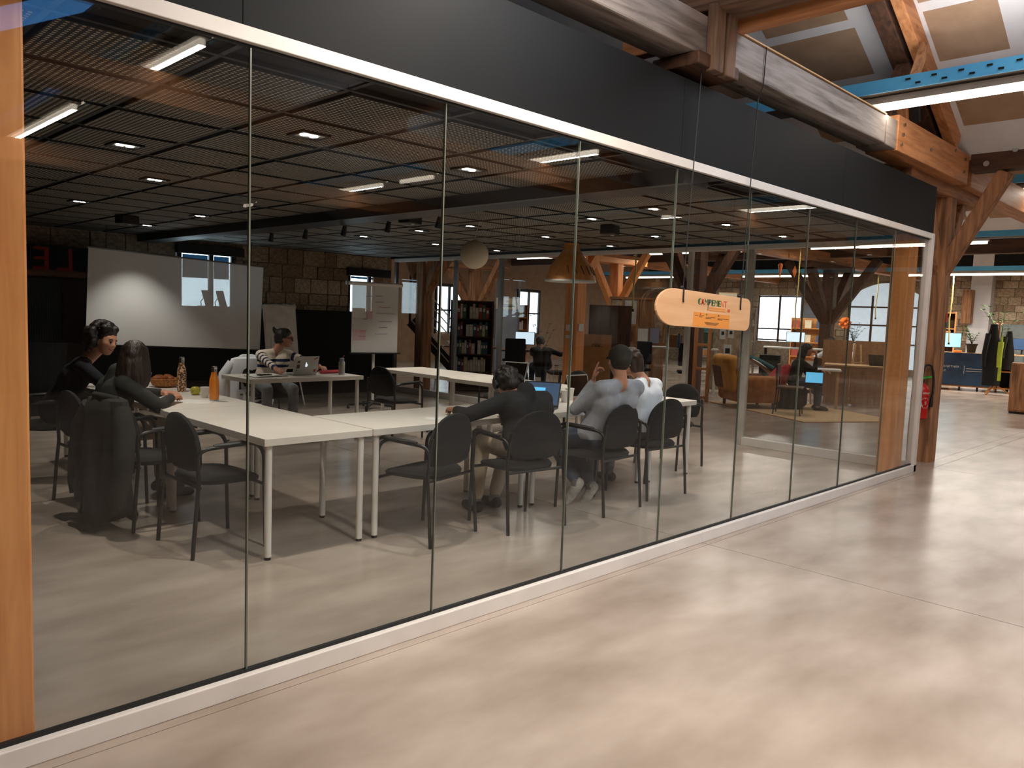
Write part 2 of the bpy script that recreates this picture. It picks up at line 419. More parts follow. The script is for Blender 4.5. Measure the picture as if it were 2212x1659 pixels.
for x in JX[1:-1]:
    ob('joint_seal', B().box(x-.0028, x+.0028, GY-.0065, GY+.0065, .08, 2.44), 'glass_edge', wf)
bx = [-1.5, 1.35, 4.18, 6.6, 8.905]
for i in range(4):
    ob('bulkhead_panel', B().box(bx[i]+.0015, bx[i+1]-.0015, 2.77, 2.86, 2.5, 2.975), 'charcoal', wf)

# --- side glazing of the meeting room, plane x = 8.95
ws = thing('wall_right', None, None); tag(ws, kind='structure')
def side_rail(y0, y1): ob('base_rail', B().box(8.84, 8.92, y0, y1, 0, .1), 'alu', ws, bev=.004)
side_rail(2.83, 4.76); side_rail(5.66, 12.0)
ob('top_rail', B().box(8.84, 8.92, 2.83, 12.0, 2.40, 2.46), 'alu', ws, bev=.003)
for y, h in ((4.80, .10), (5.64, .06), (9.16, .07), (10.28, .07), (11.97, .06)):
    ob('frame_post', B().box(8.85, 8.91, y-h/2, y+h/2, 0, 2.4), 'alu_mid' if y < 6 else 'alu_dark', ws, bev=.003)
SY = [2.84, 3.77, 4.75]; SY2 = [5.67, 6.55, 7.43, 8.30, 9.12, 10.24, 11.10, 11.94]
for S in (SY, SY2):
    for i in range(len(S)-1):
        a = S[i]+(.04 if S[i] == 9.12 else .003)+(.04 if S[i] == 10.24 else 0)
        ob('glass_pane', B().box(8.875, 8.885, a, S[i+1]-.003, .1, 2.4), 'glass_side', ws)
ob('door_handle', B().cyl((8.79, 4.84, .93), (8.79, 4.84, 1.17), .012).beam((8.79, 4.84, .96), (8.85, 4.82, .96), .015, .015).beam((8.79, 4.84, 1.14), (8.85, 4.82, 1.14), .015, .015), 'steel', ws)
ob('bulkhead_panel', B().box(8.83, 8.905, 2.86, 12.1, 2.46, 2.975), 'bulkdark', ws)
# --- black ceiling of the meeting room: backing plate, square perforated tiles, box beam
ce = tag(ob('ceiling', B().box(-1.5, 8.83, 2.84, 12.3, 2.505, 2.54), 'tar'), kind='structure')
px, py = .605, .612; tile = B().box(-.272, .272, -.276, .276, 2.474, 2.49).mesh('ceiling_tile'); tile.materials.append(MT['perf'])
for i in range(-3, 12):
    for j in range(15):
        x = 2.335+i*px; y = 3.43+j*py
        if x > 8.6 or y > 12.1: continue
        t = put('ceiling_tile', tile, None, ce, loc=(x, y, 0))
ob('tile_bar', B().box(4.33, 4.62, 2.84, 12.2, 2.375, 2.475), 'bulkdark', ce)
for i in range(-3, 12):
    x = 2.0325+i*px
    if x < 8.8: ob('tile_bar', B().box(x-.012, x+.012, 2.84, 12.2, 2.484, 2.504), 'bulkdark', ce)
for j in range(16):
    y = 3.124+j*py
    ob('tile_bar', B().box(.2, 8.83, y-.012, y+.012, 2.482, 2.502), 'bulkdark', ce)

# --- stone back wall of the meeting room with two windows, plane y = 12.3
def stone_wall(name, o, xa, L, z0, z1, holes, rows, seed, depth=.06):
    """stones laid in courses on a mortar backing; o origin, xa horizontal unit direction, normal = z x xa"""
    rnd = random.Random(seed); xa = V(xa); nrm = xa.cross(V((0, 0, 1)))
    par = thing(name, None, None); tag(par, kind='structure')
    me = B().box(-.5, .5, -.5, .5, -.5, .5).mesh('stone', bev=.06, seg=2)
    mm = {}
    for k in ('stone', 'stone2', 'stone3'):
        q = me.copy(); q.materials.clear(); q.materials.append(MT[k]); mm[k] = q
    # mortar backing around the holes
    cuts = sorted(set([0, L]+[h for H in holes for h in H[:2]]))
    for i in range(len(cuts)-1):
        a, c = cuts[i], cuts[i+1]; segs = [(z0, z1)]
        for H in holes:
            if H[0] <= a+1e-4 and H[1] >= c-1e-4: segs = [(z0, H[2]), (H[3], z1)]
        for (s0, s1) in segs:
            if s1-s0 < .02: continue
            p = V(o)+xa*a; q = V(o)+xa*c
            bb = B(); m = MX(((xa.x, nrm.x, 0, p.x), (xa.y, nrm.y, 0, p.y), (0, 0, 1, 0), (0, 0, 0, 1)))
            bb.box(0, c-a, -.30, -depth*.55, s0, s1, m); ob('mortar_backing', bb, 'mortar', par)
    z = rows[0]
    for h in rows[1]:
        x = -rnd.random()*.3
        while x < L:
            wd = rnd.uniform(.8, 2.1)*h
            x0, x1 = max(x, 0), min(x+wd, L); zc = z+h/2
            bad = x1-x0 < .08
            for H in holes:
                if x1 > H[0] and x0 < H[1] and z+h > H[2]+.05 and z < H[3]-.05:
                    if x0 < H[0]-.1: x1 = H[0]
                    elif x1 > H[1]+.1: x0 = H[1]
                    else: bad = True
            if not bad:
                k = rnd.choice(('stone', 'stone', 'stone2', 'stone3'))
                s = put('stone', mm[k], None, par)
                c = V(o)+xa*(x0+x1)/2+nrm*(-depth/2+rnd.uniform(-.008, .014))
                s.location = (c.x, c.y, zc); s.scale = (x1-x0-.018, depth, h-.018)
                s.rotation_euler = (0, 0, math.atan2(xa.y, xa.x))
            x += wd
        z += h
    return par
# window openings (start, end, bottom, top) along +x from x=-1.5
wb = stone_wall('wall_back', (-1.5, 12.3, 0), (1, 0, 0), 10.45, 0, 2.52, [(6.45, 7.4, 1.35, 2.36), (9.55, 10.3, 1.35, 2.2)],
                (1.3, [.24, .2, .26, .22, .28]), 3)
def window(name, x0, x1, y, z0, z1, blind, mull, parent=None):
    w_ = thing(name, None, None); tag(w_, kind='structure')
    fr = B()
    fr.box(x0, x1, y-.05, y+.03, z1-.05, z1).box(x0, x1, y-.05, y+.03, z0, z0+.05).box(x0, x0+.05, y-.05, y+.03, z0+.05, z1-.05).box(x1-.05, x1, y-.05, y+.03, z0+.05, z1-.05)
    ob('window_frame', fr, 'black', w_)
    ob('mullion', B().box(mull-.035, mull+.035, y-.05, y+.02, z0, z1), 'black', w_)
    ob('window_pane', B().box(x0+.05, mull-.035, y+.0, y+.01, z0+.05, z1-.05), 'window_dim', w_)
    ob('window_pane', B().box(mull+.035, x1-.05, y+.0, y+.01, z0+.05, z1-.05), 'window_dim', w_)
    if blind:
        ob('roller_blind', B().box(x0+.07, mull-.05, y-.03, y-.025, blind, z1-.1), 'blind', w_)
        ob('roller_blind', B().box(mull+.05, x1-.08, y-.03, y-.025, blind, z1-.1), 'blind', w_)
        ob('blind_cassette', B().box(x0-.05, x1+.12, y-.16, y-.04, z1-.09, z1+.05), 'black', w_)
    return w_
window('window_1', 4.98, 5.88, 12.36, 1.35, 2.36, 1.90, 5.50)
window('window_2', 8.05, 8.8, 12.36, 1.35, 2.2, 2.06, 8.52)
# low black curtain wall in front of the back wall
ob('curtain_panel', B().box(2.0, 8.9, 12.0, 12.05, 0, 1.46), 'curtain', wb)
ob('curtain_panel', B().box(1.5, 5.95, 11.22, 11.26, 0, .93), 'curtain', wb)
ob('curtain_panel', B().box(1.2, 3.85, 11.95, 11.99, 0, 2.2), 'curtain', wb)  # tall dark sheet added so the letters mirrored in the glass stand out
# --- left wall of the meeting room
struct('wall_left', B().box(-1.6, -1.5, 2.84, 12.4, 0, 2.5), 'darkwall')

# --- outer walls of the hall
HX = 27.0
holes_r = [(19.0-14.2, 19.0-12.55, .9, 2.55), (19.0-10.9, 19.0-8.55, .2, 3.0)]
wr = stone_wall('wall_far', (HX, 19.0, 0), (0, -1, 0), 19.0-0.0, 0, 3.9, holes_r, (.95, [.24, .2, .27, .22, .25, .2, .24, .26, .22, .25, .2]), 11)
wr2 = struct('wall_far_low', B().box(HX-.02, HX+.3, -9.8, 0, 0, 3.9), 'mortar')
struct('wall_rear', B().box(9.0, 27.3, 19.0, 19.3, 0, 3.9), 'gypsum'); struct('wall_inner', B().box(8.6, 9.0, 12.3, 19.0, 0, 3.9), 'gypsum')
struct('wall_behind', B().box(-8.3, 27.3, -9.9, -9.6, 0, 5.9), 'darkwall')
struct('wall_outer', B().box(-8.4, -8.2, -9.8, 19.2, 0, 5.9), 'darkwall')
# far windows: one tall rectangular, one wide with a segmental arch
def far_window(name, y0, y1, z0, z1, arch, ny, zs):
    w_ = thing(name, None, None); tag(w_, kind='structure'); x = HX+.1
    if arch:
        n = 12; pts = [(y0, z0), (y1, z0)]
        pts += [(y1+(y0-y1)*i/n, z1-.45+.45*math.sin(math.pi*i/n)) for i in range(n+1)]
        bb = B(); k = len(pts); bb.add([(x, p[0], p[1]) for p in pts]+[(x+.02, p[0], p[1]) for p in pts], [tuple(range(k)), tuple(range(2*k-1, k-1, -1))]+[(i, (i+1) % k, k+(i+1) % k, k+i) for i in range(k)])
        ob('window_pane', bb, 'window_haze', w_)
        # masonry above the arch
        ar = pts[2:]; top = [(p[0], z1+.05) for p in ar]
        bb = B()
        for i in range(len(ar)-1):
            bb.add([(x-.1, *ar[i]), (x-.1, *ar[i+1]), (x-.1, *top[i+1]), (x-.1, *top[i]), (x+.05, *ar[i]), (x+.05, *ar[i+1]), (x+.05, *top[i+1]), (x+.05, *top[i])],
                   [(0, 1, 2, 3), (7, 6, 5, 4), (0, 4, 5, 1)])
        ob('arch_masonry', bb, 'mortar', w_)
    else:
        ob('window_pane', B().box(x, x+.02, y0, y1, z0, z1), 'window_sky', w_)
    for i in range(ny+1):
        y = y0+(y1-y0)*i/ny; ob('mullion', B().box(x-.05, x-.003, y-.03, y+.03, z0, z1-(.42 if arch else 0)), 'darkwood_z', w_)
    for z in zs: ob('transom', B().box(x-.05, x-.003, y0, y1, z-.025, z+.025), 'darkwood_y', w_)
    return w_
far_window('window_3', 12.55, 14.2, .9, 2.55, False, 2, (.95, 1.35, 2.52))
far_window('window_4', 8.55, 10.9, .2, 3.0, True, 3, (1.0, 1.6, 2.2))
for i, x in enumerate((12.0, 15.6, 19.2)):
    w_ = thing('window_%d' % (5+i), None, None); tag(w_, kind='structure')
    ob('window_pane', B().box(x, x+1.0, 18.97, 18.99, .9, 2.3), 'window_sky', w_)
    fr = B()
    for xx in (x-.03, x+.5, x+1.03): fr.box(xx-.03, xx+.03, 18.9, 18.97, .85, 2.35)
    ob('window_frame', fr.box(x-.06, x+1.06, 18.9, 18.97, 1.55, 1.6), 'black', w_)
    ob('window_lintel', B().box(x-.06, x+1.06, 18.9, 18.97, 2.32, 2.4), 'black', w_)

# --- pitched roof linings, bays of 9.2 m
SL = .53
def roof_slope(name, x0, z0, x1, z1, y0, y1, mat='plaster'):
    bb = B(); d = .06
    bb.add([(x0, y0, z0), (x1, y0, z1), (x1, y1, z1), (x0, y1, z0), (x0, y0, z0+d), (x1, y0, z1+d), (x1, y1, z1+d), (x0, y1, z0+d)],
           [(0, 1, 2, 3), (7, 6, 5, 4), (0, 4, 5, 1), (1, 5, 6, 2), (2, 6, 7, 3), (3, 7, 4, 0)])
    return struct(name, bb, mat)
ZE, ZR = 3.40, 3.40+SL*4.6
roofs = []
for k in range(-1, 3):
    e0 = .45+9.2*k; r_ = e0+4.6; e1 = e0+9.2
    a = roof_slope('roof_lining_%d' % (2*k+3), e0, ZE, r_, ZR, -9.8, 19.2); c = roof_slope('roof_lining_%d' % (2*k+4), r_, ZR, e1, ZE, -9.8, 19.2)
    roofs += [a, c]
RZ = lambda x: ZE+SL*(9.65-x)     # underside of the slope right of the front ridge
def board(parent, xlo, xhi, y0, y1, fn):
    bb = B(); q = .004
    z0, z1 = fn(xlo)-q, fn(xhi)-q
    bb.add([(xlo, y0, z0), (xhi, y0, z1), (xhi, y1, z1), (xlo, y1, z0), (xlo, y0, z0+.006), (xhi, y0, z1+.006), (xhi, y1, z1+.006), (xlo, y1, z0+.006)],
           [(0, 3, 2, 1), (4, 5, 6, 7), (0, 1, 5, 4), (1, 2, 6, 5), (2, 3, 7, 6), (3, 0, 4, 7)])
    ob('plasterboard', bb, 'gypsum', parent)
pr = roofs[3]     # slope between front ridge and the column line
for y0, y1 in ((2.08, 2.68), (1.25, 1.85), (3.3, 4.15), (4.4, 5.4)):
    for x0, x1 in ((8.84, 9.20), (8.60, 8.72), (7.80, 8.36), (7.05, 7.70), (6.2, 6.95), (5.25, 6.05)):
        board(pr, x0, x1, y0+random.uniform(-.03, .03), y1+random.uniform(-.04, .04), RZ)
RZ2 = lambda x: ZE+SL*(x-.45)
for y0, y1 in ((-.4, .9), (-2.0, -.7), (1.1, 2.3), (-3.6, -2.3), (-8.0, -5.2)):
    for x0, x1 in ((.8, 1.5), (1.75, 2.6), (2.9, 3.7), (4.0, 4.7)):
        if y1 < -2 and y0 > -5 and x1 < 3.2: continue
        board(roofs[2], x0, x1, y0, y1, RZ2)
RZ3 = lambda x: ZE+SL*(x-9.65); RZ4 = lambda x: ZE+SL*(18.85-x)
for y0, y1 in ((1.2, 2.6), (3.2, 4.6), (5.0, 6.6)):
    for x0, x1 in ((15.0, 15.8), (16.2, 17.0), (17.4, 18.1)): board(roofs[5], x0, x1, y0, y1, RZ4)
# skylight behind the viewer, mirrored in the glazing
sk = thing('window_8', None, None); tag(sk, kind='structure')
def slope_quad(x0, x1, y0, y1, off, th, fn=RZ2):
    bb = B(); z0, z1 = fn(x0)-off, fn(x1)-off
    return bb.add([(x0, y0, z0), (x1, y0, z1), (x1, y1, z1), (x0, y1, z0), (x0, y0, z0+th), (x1, y0, z1+th), (x1, y1, z1+th), (x0, y1, z0+th)],
                  [(0, 3, 2, 1), (4, 5, 6, 7), (0, 1, 5, 4), (1, 2, 6, 5), (2, 3, 7, 6), (3, 0, 4, 7)])
mk('skyblue', (90, 150, 220), emit=(.10, .36, .85), es=5.0, rough=.3)
ob('pane', slope_quad(1.75, 3.0, -4.7, -2.9, .012, .01), 'skyblue', sk)
for q in ((1.68, 1.76, -4.75, -2.85), (2.99, 3.07, -4.75, -2.85), (1.76, 2.99, -4.75, -4.68), (1.76, 2.99, -2.92, -2.85)):
    ob('frame', slope_quad(*q, .05, .05), 'darkwood_y', sk)

sk = thing('window_9', None, None); tag(sk, kind='structure')  # out-of-view skylight added to throw cool light on the sitters' backs
mk('fill_skylight_pane', (220, 232, 250), emit=(.78, .88, 1), es=FILL_SKY_E, rough=.3)
for y0, y1 in ((-2.5, -.75), (-.65, 1.1)):
    ob('pane', slope_quad(5.4, 7.3, y0, y1, .012, .01, RZ), 'fill_skylight_pane', sk)
    for q in ((5.32, 5.4, y0-.05, y1+.05), (7.3, 7.38, y0-.05, y1+.05), (5.4, 7.3, y0-.05, y0), (5.4, 7.3, y1, y1+.05)): ob('frame', slope_quad(*q, .05, .05, RZ), 'darkwood_y', sk)

# ================================================================== TIMBER FRAME
def timber(name, label, p, q, w, h, mat, bev=.008, group=None, cat='beam', parent=None):
    o = ob(name, B().beam(p, q, w, h), mat, parent, bev=bev)
    if parent is None: tag(o, label, cat, group)
    return o
# truss over the glazing
t = thing('tie_beam', 'long grey weathered timber beam above the dark bulkhead', 'beam', (0, 0, 0))
ob('old_beam', B().box(-8, 7.22, 2.70, 2.95, 3.115, 3.352), 'greywood_x', t, bev=.012)
ob('scarf_piece', B().box(7.225, 7.47, 2.695, 2.955, 3.105, 3.36), 'greywood_x', t, bev=.01)
ob('new_beam', B().box(7.475, 9.60, 2.685, 2.965, 3.095, 3.41), 'pine_x', t, bev=.008)
for x, z in ((7.6, 3.34), (7.58, 3.25), (7.56, 3.16), (8.35, 3.25), (9.1, 3.37), (9.42, 3.33), (9.42, 3.2)):
    ob('bolt', B().cyl((x, 2.67, z), (x, 2.69, z), .017, n=8), 'steel', t)
ob('edge_strip', B().box(4.62, 7.2, 2.69, 2.72, 3.352, 3.362), 'lightwood', t)
for x in (4.33, 4.47): ob('hanger_board', B().box(x-.055, x+.055, 2.63, 2.70, 3.02, 3.42), 'weather_z', t, bev=.012)
ob('hanger_foot', B().box(4.15, 4.62, 2.66, 3.0, 3.035, 3.115), 'darkwood_x', t, bev=.01)
timber('tie_beam', 'pine tie beam with a splice beyond the rough column', (9.86, 2.85, 3.255), (18.8, 2.85, 3.255), .26, .30, 'pine_x')
for i, y in enumerate((-1.3, -5.5)):
    timber('tie_beam', ('timber tie beam crossing the roof just behind the viewer', 'timber tie beam crossing the roof far behind the viewer')[i], (-8, y, 3.25), (18.7, y, 3.25), .25, .26, 'pine_x')
for i, y in enumerate((8.2, 13.5)):
    timber('tie_beam', ('pine tie beam over the lounge beyond the side glazing', 'pine tie beam deep in the office behind the grey door')[i], (9.0, y, 3.12), (27, y, 3.12), .25, .28, 'pine_x')
timber('purlin', 'thick brown purlin resting on the grey beam above the hanger boards', (4.42, 2.98, 3.50), (4.42, -9.6, 3.50), .26, .22, 'weather_y')
timber('purlin', 'reddish board running beside the thick brown purlin', (4.66, 3.6, 3.43), (4.66, -9.6, 3.43), .1, .16, 'pine_y')
# valley plates on the column lines
timber('valley_plate', 'dark bolted valley beam reaching from the rough column towards the viewer', (9.72, 2.68, 3.355), (9.72, -9.6, 3.355), .2, .25, 'darkwood_y')
vp = bpy.data.objects['valley_plate']
for y, z in ((2.52, 3.30), (2.26, 3.42)): ob('bolt', B().cyl((9.60, y, z), (9.625, y, z), .03, n=12), 'steel', vp)
timber('valley_plate', 'dark valley beam behind the rough column above the side glazing', (9.72, 3.02, 3.33), (9.72, 18.9, 3.33), .2, .22, 'darkwood_y')
timber('valley_plate', 'dark valley beam across the middle of the office', (18.85, -9.6, 3.3), (18.85, 18.9, 3.3), .2, .3, 'darkwood_y')
timber('valley_plate', 'black beam along the top of the far stone wall', (26.8, -9.6, 3.55), (26.8, 18.9, 3.55), .3, .5, 'tar')
# rafters of the front truss
def rafter(label, y, x0, x1, w, h, mat, drop=.1):
    timber('rafter', label, (x0, y, RZ(x0)-drop), (x1, y, RZ(x1)-drop), w, h, mat)
rafter('light pine rafter against the pale sloped plasterboard', 2.76, 9.3, 5.15, .10, .2, 'pine_x')
rafter('dark rafter doubled behind the light pine one', 2.93, 9.3, 5.15, .16, .2, 'darkwood_x')
st = thing('truss_strut', 'dark strut between the grey beam and the pine rafter', 'strut')
ob('board', B().beam((7.50, 2.84, 3.44), (7.92, 2.84, 3.95), .12, .10), 'darkwood_z', st, bev=.008)
ob('batten', B().beam((7.52, 2.66, 3.5), (7.9, 2.66, 4.12), .07, .07), 'oldwood_z', st, bev=.006)
st = thing('truss_strut', 'short bolted strut close to the pine splice', 'strut')
ob('board', B().beam((8.2, 2.9, 3.43), (8.1, 2.9, 3.92), .10, .12), 'pine_z', st, bev=.008); ob('plate', B().beam((8.22, 2.80, 3.5), (8.12, 2.80, 3.78), .08, .06), 'black', st)
timber('roof_post', 'timber post of a truss behind the viewer', (5.05, -1.3, 3.38), (5.05, -1.3, 5.7), .18, .18, 'pine_z', cat='post')
for i, (a, c) in enumerate((((1.0, -1.3, 3.52), (4.9, -1.3, 5.6)), ((9.1, -1.3, 3.52), (5.2, -1.3, 5.6)))):
    timber('rafter', ('pine rafter behind the viewer on the skylight side', 'pine rafter behind the viewer opposite the skylight')[i], a, c, .14, .2, 'pine_x')
timber('rafter', 'dark rafter crossing below the skylight', (.7, -3.75, 3.28), (4.9, -3.75, 5.5), .16, .2, 'darkwood_x')

def column(label, x, y, h, w, mats, struts, bolster=True, strut_h=.9, spread=.75, sw=.15, rough=False):
    t = thing('timber_column', label, 'column', (x, y, 0))
    n = 10; rings = []
    rnd = random.Random(int(x*100+y)); c8 = [(-1, -.8), (-.8, -1), (.8, -1), (1, -.8), (1, .8), (.8, 1), (-.8, 1), (-1, .8)]
    for i in range(n+1):
        z = h*i/n; j = .03 if rough else .004
        rings.append([(w/2*a*(1+rnd.uniform(-j, j)*2), w/2*q*(1+rnd.uniform(-j, j)*2), z) for a, q in c8])
    ob('shaft', B().loft(rings), mats+'_z', t)
    if bolster: ob('bolster', B().box(-1.4, 1.1, -.14, .14, h, h+.14), mats+'_x', t, bev=.012)
    for (dx, dy) in struts:
        s = sw; top = (dx*spread, dy*spread, h+.02 if dx else h+.24)
        ob('strut', B().beam((dx*.06, dy*.06, h-strut_h), top, s, s), mats+('_z'), t, bev=.01)
    return t
column('rough round-edged old timber column outside the glass corner with a fire extinguisher', 9.74, 2.97, 2.975, .25, 'oldwood', [(1, 0), (-1, 0), (0, -1), (0, 1)], rough=True, strut_h=.82, spread=.62)
column('smooth pine column beyond the side glazing with notices pinned on it', 9.73, 8.3, 2.85, .26, 'pinepost', [(1, 0), (0, 1)], strut_h=.8)
column('dark forked column behind the wooden sign', 13.2, 8.2, 2.85, .24, 'darkwood', [(1, 0), (-1, 0), (0, 1), (0, -1)], strut_h=1.1, spread=.9)
column('dark forked column in the bright right part of the office', 18.9, 8.1, 2.85, .28, 'darkwood', [(1, 0), (-1, 0), (0, 1), (0, -1)], strut_h=1.25, spread=1.1, sw=.18)
column('forked pine column left of the pinboard partition', 15.7, 12.1, 2.85, .26, 'pinepost', [(1, 0), (-1, 0), (0, -1)], strut_h=1.1, spread=.9)
column('forked brown column far off left of the grey door', 14.6, 16.1, 2.7, .3, 'oldwood', [(1, 0), (-1, 0), (0, -1), (0, 1)], strut_h=1.2, spread=1.0)
column('forked column at the back corner of the meeting room', 9.25, 11.6, 2.85, .24, 'oldwood', [(0, -1), (0, 1), (1, 0)], strut_h=1.0, spread=.8)
# square posts inside the glazing
timber('square_post', 'orange pine post standing behind the glass at its near end', (.53, 2.98, 0), (.53, 2.98, 2.47), .30, .26, 'pinepost_z', cat='post')
timber('square_post', 'narrow pine post just inside the glass corner', (8.66, 2.95, 0), (8.66, 2.95, 2.47), .24, .18, 'pinepost_z', cat='post')

# ================================================================== CABLE TRAYS WITH TUBES
def tray(label, X, y0, y1, lamps, z=3.5, tm='tube'):
    t = thing('cable_tray', label, 'cable tray', (X, 0, z), 0, 'blue cable trays with tube lamps')
    ob('side_rail', B().box(-.17, -.155, y0, y1, 0, .11), 'trayblue', t); ob('side_rail', B().box(.155, .17, y0, y1, 0, .11), 'trayblue', t)
    ob('tray_bottom', B().box(-.155, .155, y0, y1, .0, .012), 'mesh_dark', t)
    slot = B().box(-.176, -.168, -.02, .02, -.007, .007).mesh('slot')
    slot.materials.append(MT['tar'])
    n = 0; y = max(y0, -1.0)
    while y < min(y1, 6) and n < 36:
        for zz in (.035, .075): s = put('slot', slot, None, t, loc=(0, y+(.08 if zz > .05 else 0), zz))
        y += .2; n += 2
    for lamp in lamps:
        a, c = lamp[:2]; dim = lamp[2] if len(lamp) > 2 else 1
        f = ob('lamp_trough', B().box(-.055, .055, a, c, -.06, -.005), 'reflector', t)
        ob('lamp_tube', B().box(-.026, .026, a+.02, c-.02, -.112, -.062), tm, f, bev=.012)
        ob('louvre_strip', B().box(.075, .095, a+.02, c-.02, -.03, -.018), tm, f)
        k_ = (c-a)*dim*(TUBE_W if tm == 'tube' else TUBE_FAR)
        if dim == 0: continue
        l_ = light('tube_light', 'AREA', (0, (a+c)/2, -.114), k_, WARM, f, shape='RECTANGLE', size=.06, size_y=c-a-.05)
        if tm == 'tube': l_ = light('fill_uplight', 'AREA', (0, (a+c)/2, .02), (c-a)*FILL_UP, (1, .95, .90), f, shape='RECTANGLE', size=.2, size_y=c-a-.05)  # extra upward light added above the tray to brighten the roof lining
        if tm == 'tube': l_.rotation_euler = (math.pi, 0, 0)
    return t
tray('blue cable tray with a long tube lamp above the grey beam', 7.2, -9.4, 9, [(.15, 2.88, .10), (-2.07, -.31, .3), (-4.1, -3.3, 0), (-6.53, -4.52, .4), (-9.1, -8.74, 0)])
tray('blue cable tray with tube lamps right behind the viewer', 2.55, -9.4, 9, [(.0, 2.75, 1.0), (-2.0, -.27, .5), (-6.64, -3.25, .6)])
tray('blue cable tray with tube lamps over the lounge', 12.4, -9.4, 18, [(5.98, 7.5), (10.5, 12.1), (1.2, 4.2, .4), (-3, 0, .3), (14, 16)], 3.5, 'tube_far')
tray('blue cable tray with tube lamps behind the dark valley beam', 16.6, -9.4, 18, [(4.2, 7.6), (9, 12), (-1, 2.4), (14, 16.5, 0)], 3.25, 'tube_far')
tray('blue cable tray with tube lamps close to the far stone wall', 22.6, -9.4, 18, [(3.2, 7.2, 4.0), (8.5, 12.5, 3.0), (-2, 2), (14, 17, 0)], 3.05, 'tube_far')
# ================================================================== MEETING ROOM LIGHTS
def downlight_proto():
    t = thing('downlight', 'square recessed downlight', 'ceiling light', (0, 0, 2.474))
    fr = B()
    fr.box(-.09, .09, -.09, -.07, -.012, 0).box(-.09, .09, .07, .09, -.012, 0).box(-.09, -.07, -.07, .07, -.012, 0).box(.07, .09, -.07, .07, -.012, 0)
    ob('trim', fr, 'black', t); ob('recess', B().box(-.07, .07, -.07, .07, -.004, 0), 'reflector', t)
    ob('led', B().cyl((-.028, 0, -.010), (-.028, 0, -.004), .024, n=14), 'led', t); ob('led', B().cyl((.03, 0, -.010), (.03, 0, -.004), .024, n=14), 'led', t)
    return t
mk('led', (255, 246, 230), emit=(1, .9, .78), es=14)
DL = [(2.37, 4.05), (3.59, 4.06), (1.81, 5.3), (2.46, 6.55), (2.54, 8.7), (3.77, 8.73), (3.85, 10.5), (5.77, 4.08), (7.13, 6.61), (8.34, 8.73), (6.05, 5.0),
      (8.40, 6.61), (7.64, 5.36), (6.03, 8.88), (7.04, 4.1), (5.94, 7.58), (5.9, 6.62), (7.21, 8.82), (8.23, 4.09)]
DT = ['above the near corner of the tables', 'nearest the glass over the front tables', 'at the left edge over the chairs', 'over the curly-haired person', 'far left beyond the snack table', 'between presenter and projection screen',
      'above the projection screen', 'over the man in the white shirt', 'right of the round paper lantern', 'by the far end of the side glazing', 'over the right-hand tables', 'beside the side glazing in line with the lantern',
      'ahead of the open doorway', 'over the flip chart', 'over the empty chair at the table end', 'left of the round paper lantern', 'over the back table row', 'between flip chart and side glazing', 'nearest the glass corner']
p0 = downlight_proto(); DLS = [p0]+[copy_tree(p0) for _ in DL[1:]]
for i, (x, y) in enumerate(DL):
    o = DLS[i]
    o.location = (x, y, 2.474); o['label'] = 'square recessed downlight '+DT[i]; o['group'] = 'recessed downlights in the black ceiling'
    light('downlight_beam', 'SPOT', (0, 0, -.03), SPOT_W, (1, .90, .78), o, spot_size=R(92), spot_blend=.7, shadow_soft_size=.03)
# small dark ceiling fixtures and thin track with spots
for i, (x, y) in enumerate(((4.9, 6.4), (3.3, 9.6), (6.6, 5.2))):
    t = thing('ceiling_speaker', ('black box speaker under the ceiling over the presenter', 'black box speaker under the ceiling before the screen', 'black box speaker under the ceiling near the doorway')[i], 'speaker', (x, y, 2.474), .3, 'black ceiling speakers')
    ob('housing', B().box(-.11, .11, -.07, .07, -.10, 0), 'black', t, bev=.01); ob('lamp_dot', B().cyl((0, -.03, -.108), (0, -.03, -.10), .02, n=10), 'paper2', t)
t = thing('track_light', 'thin black light track with small spotlights below the ceiling', 'track light', (0, 0, 2.40))
ob('track', B().box(4.75, 4.78, 5.3, 9.8, 0, .025), 'black', t)
for y in (5.8, 6.6, 7.4, 8.2, 9.0): ob('spot_head', B().cyl((4.765, y, -.11), (4.765, y-.03, -.01), .03, .022, n=10), 'black', t)

# ================================================================== TABLES
def table(label, x0, x1, y0, y1, legs=None, group='white meeting tables', name='meeting_table'):
    t = thing(name, label, 'table', ((x0+x1)/2, (y0+y1)/2, 0), 0, group)
    hx, hy = (x1-x0)/2, (y1-y0)/2
    ob('tabletop', B().box(-hx+.002, hx-.002, -hy+.002, hy-.002, .69, .735), 'tabletop', t, bev=.003)
    for sx in (-1, 1):
        for sy in (-1, 1):
            l = ob('leg', B().cyl((sx*(hx-.055), sy*(hy-.055), .018), (sx*(hx-.055), sy*(hy-.055), .69), .0215, n=16), 'white', t, smooth=True)
            ob('foot', B().cyl((sx*(hx-.055), sy*(hy-.055), 0), (sx*(hx-.055), sy*(hy-.055), .018), .019, n=12), 'black', l)
    return t
table('white table at the near corner of the U, empty at its near end', 2.17, 2.92, 4.15, 5.65)
table('white table with bottles, apple and bread basket', 2.19, 2.94, 5.66, 7.16)
table('white table at the far end of the left row behind the basket', 2.20, 2.95, 7.17, 8.25)
table('white table of the front row before the person in the black jacket', 2.93, 4.42, 4.15, 4.9)
table('white table of the front row before the man with the cap', 4.43, 5.95, 4.14, 4.89)
table('white table at the right end of the front row', 5.96, 6.70, 4.10, 5.55)
table('white table in the middle of the right row', 6.0, 6.75, 5.56, 7.06)
table('empty white table at the far end of the right row', 6.08, 6.83, 7.07, 8.57)
table('white table of the presenter in the striped sweater', 3.82, 5.22, 7.62, 8.30)

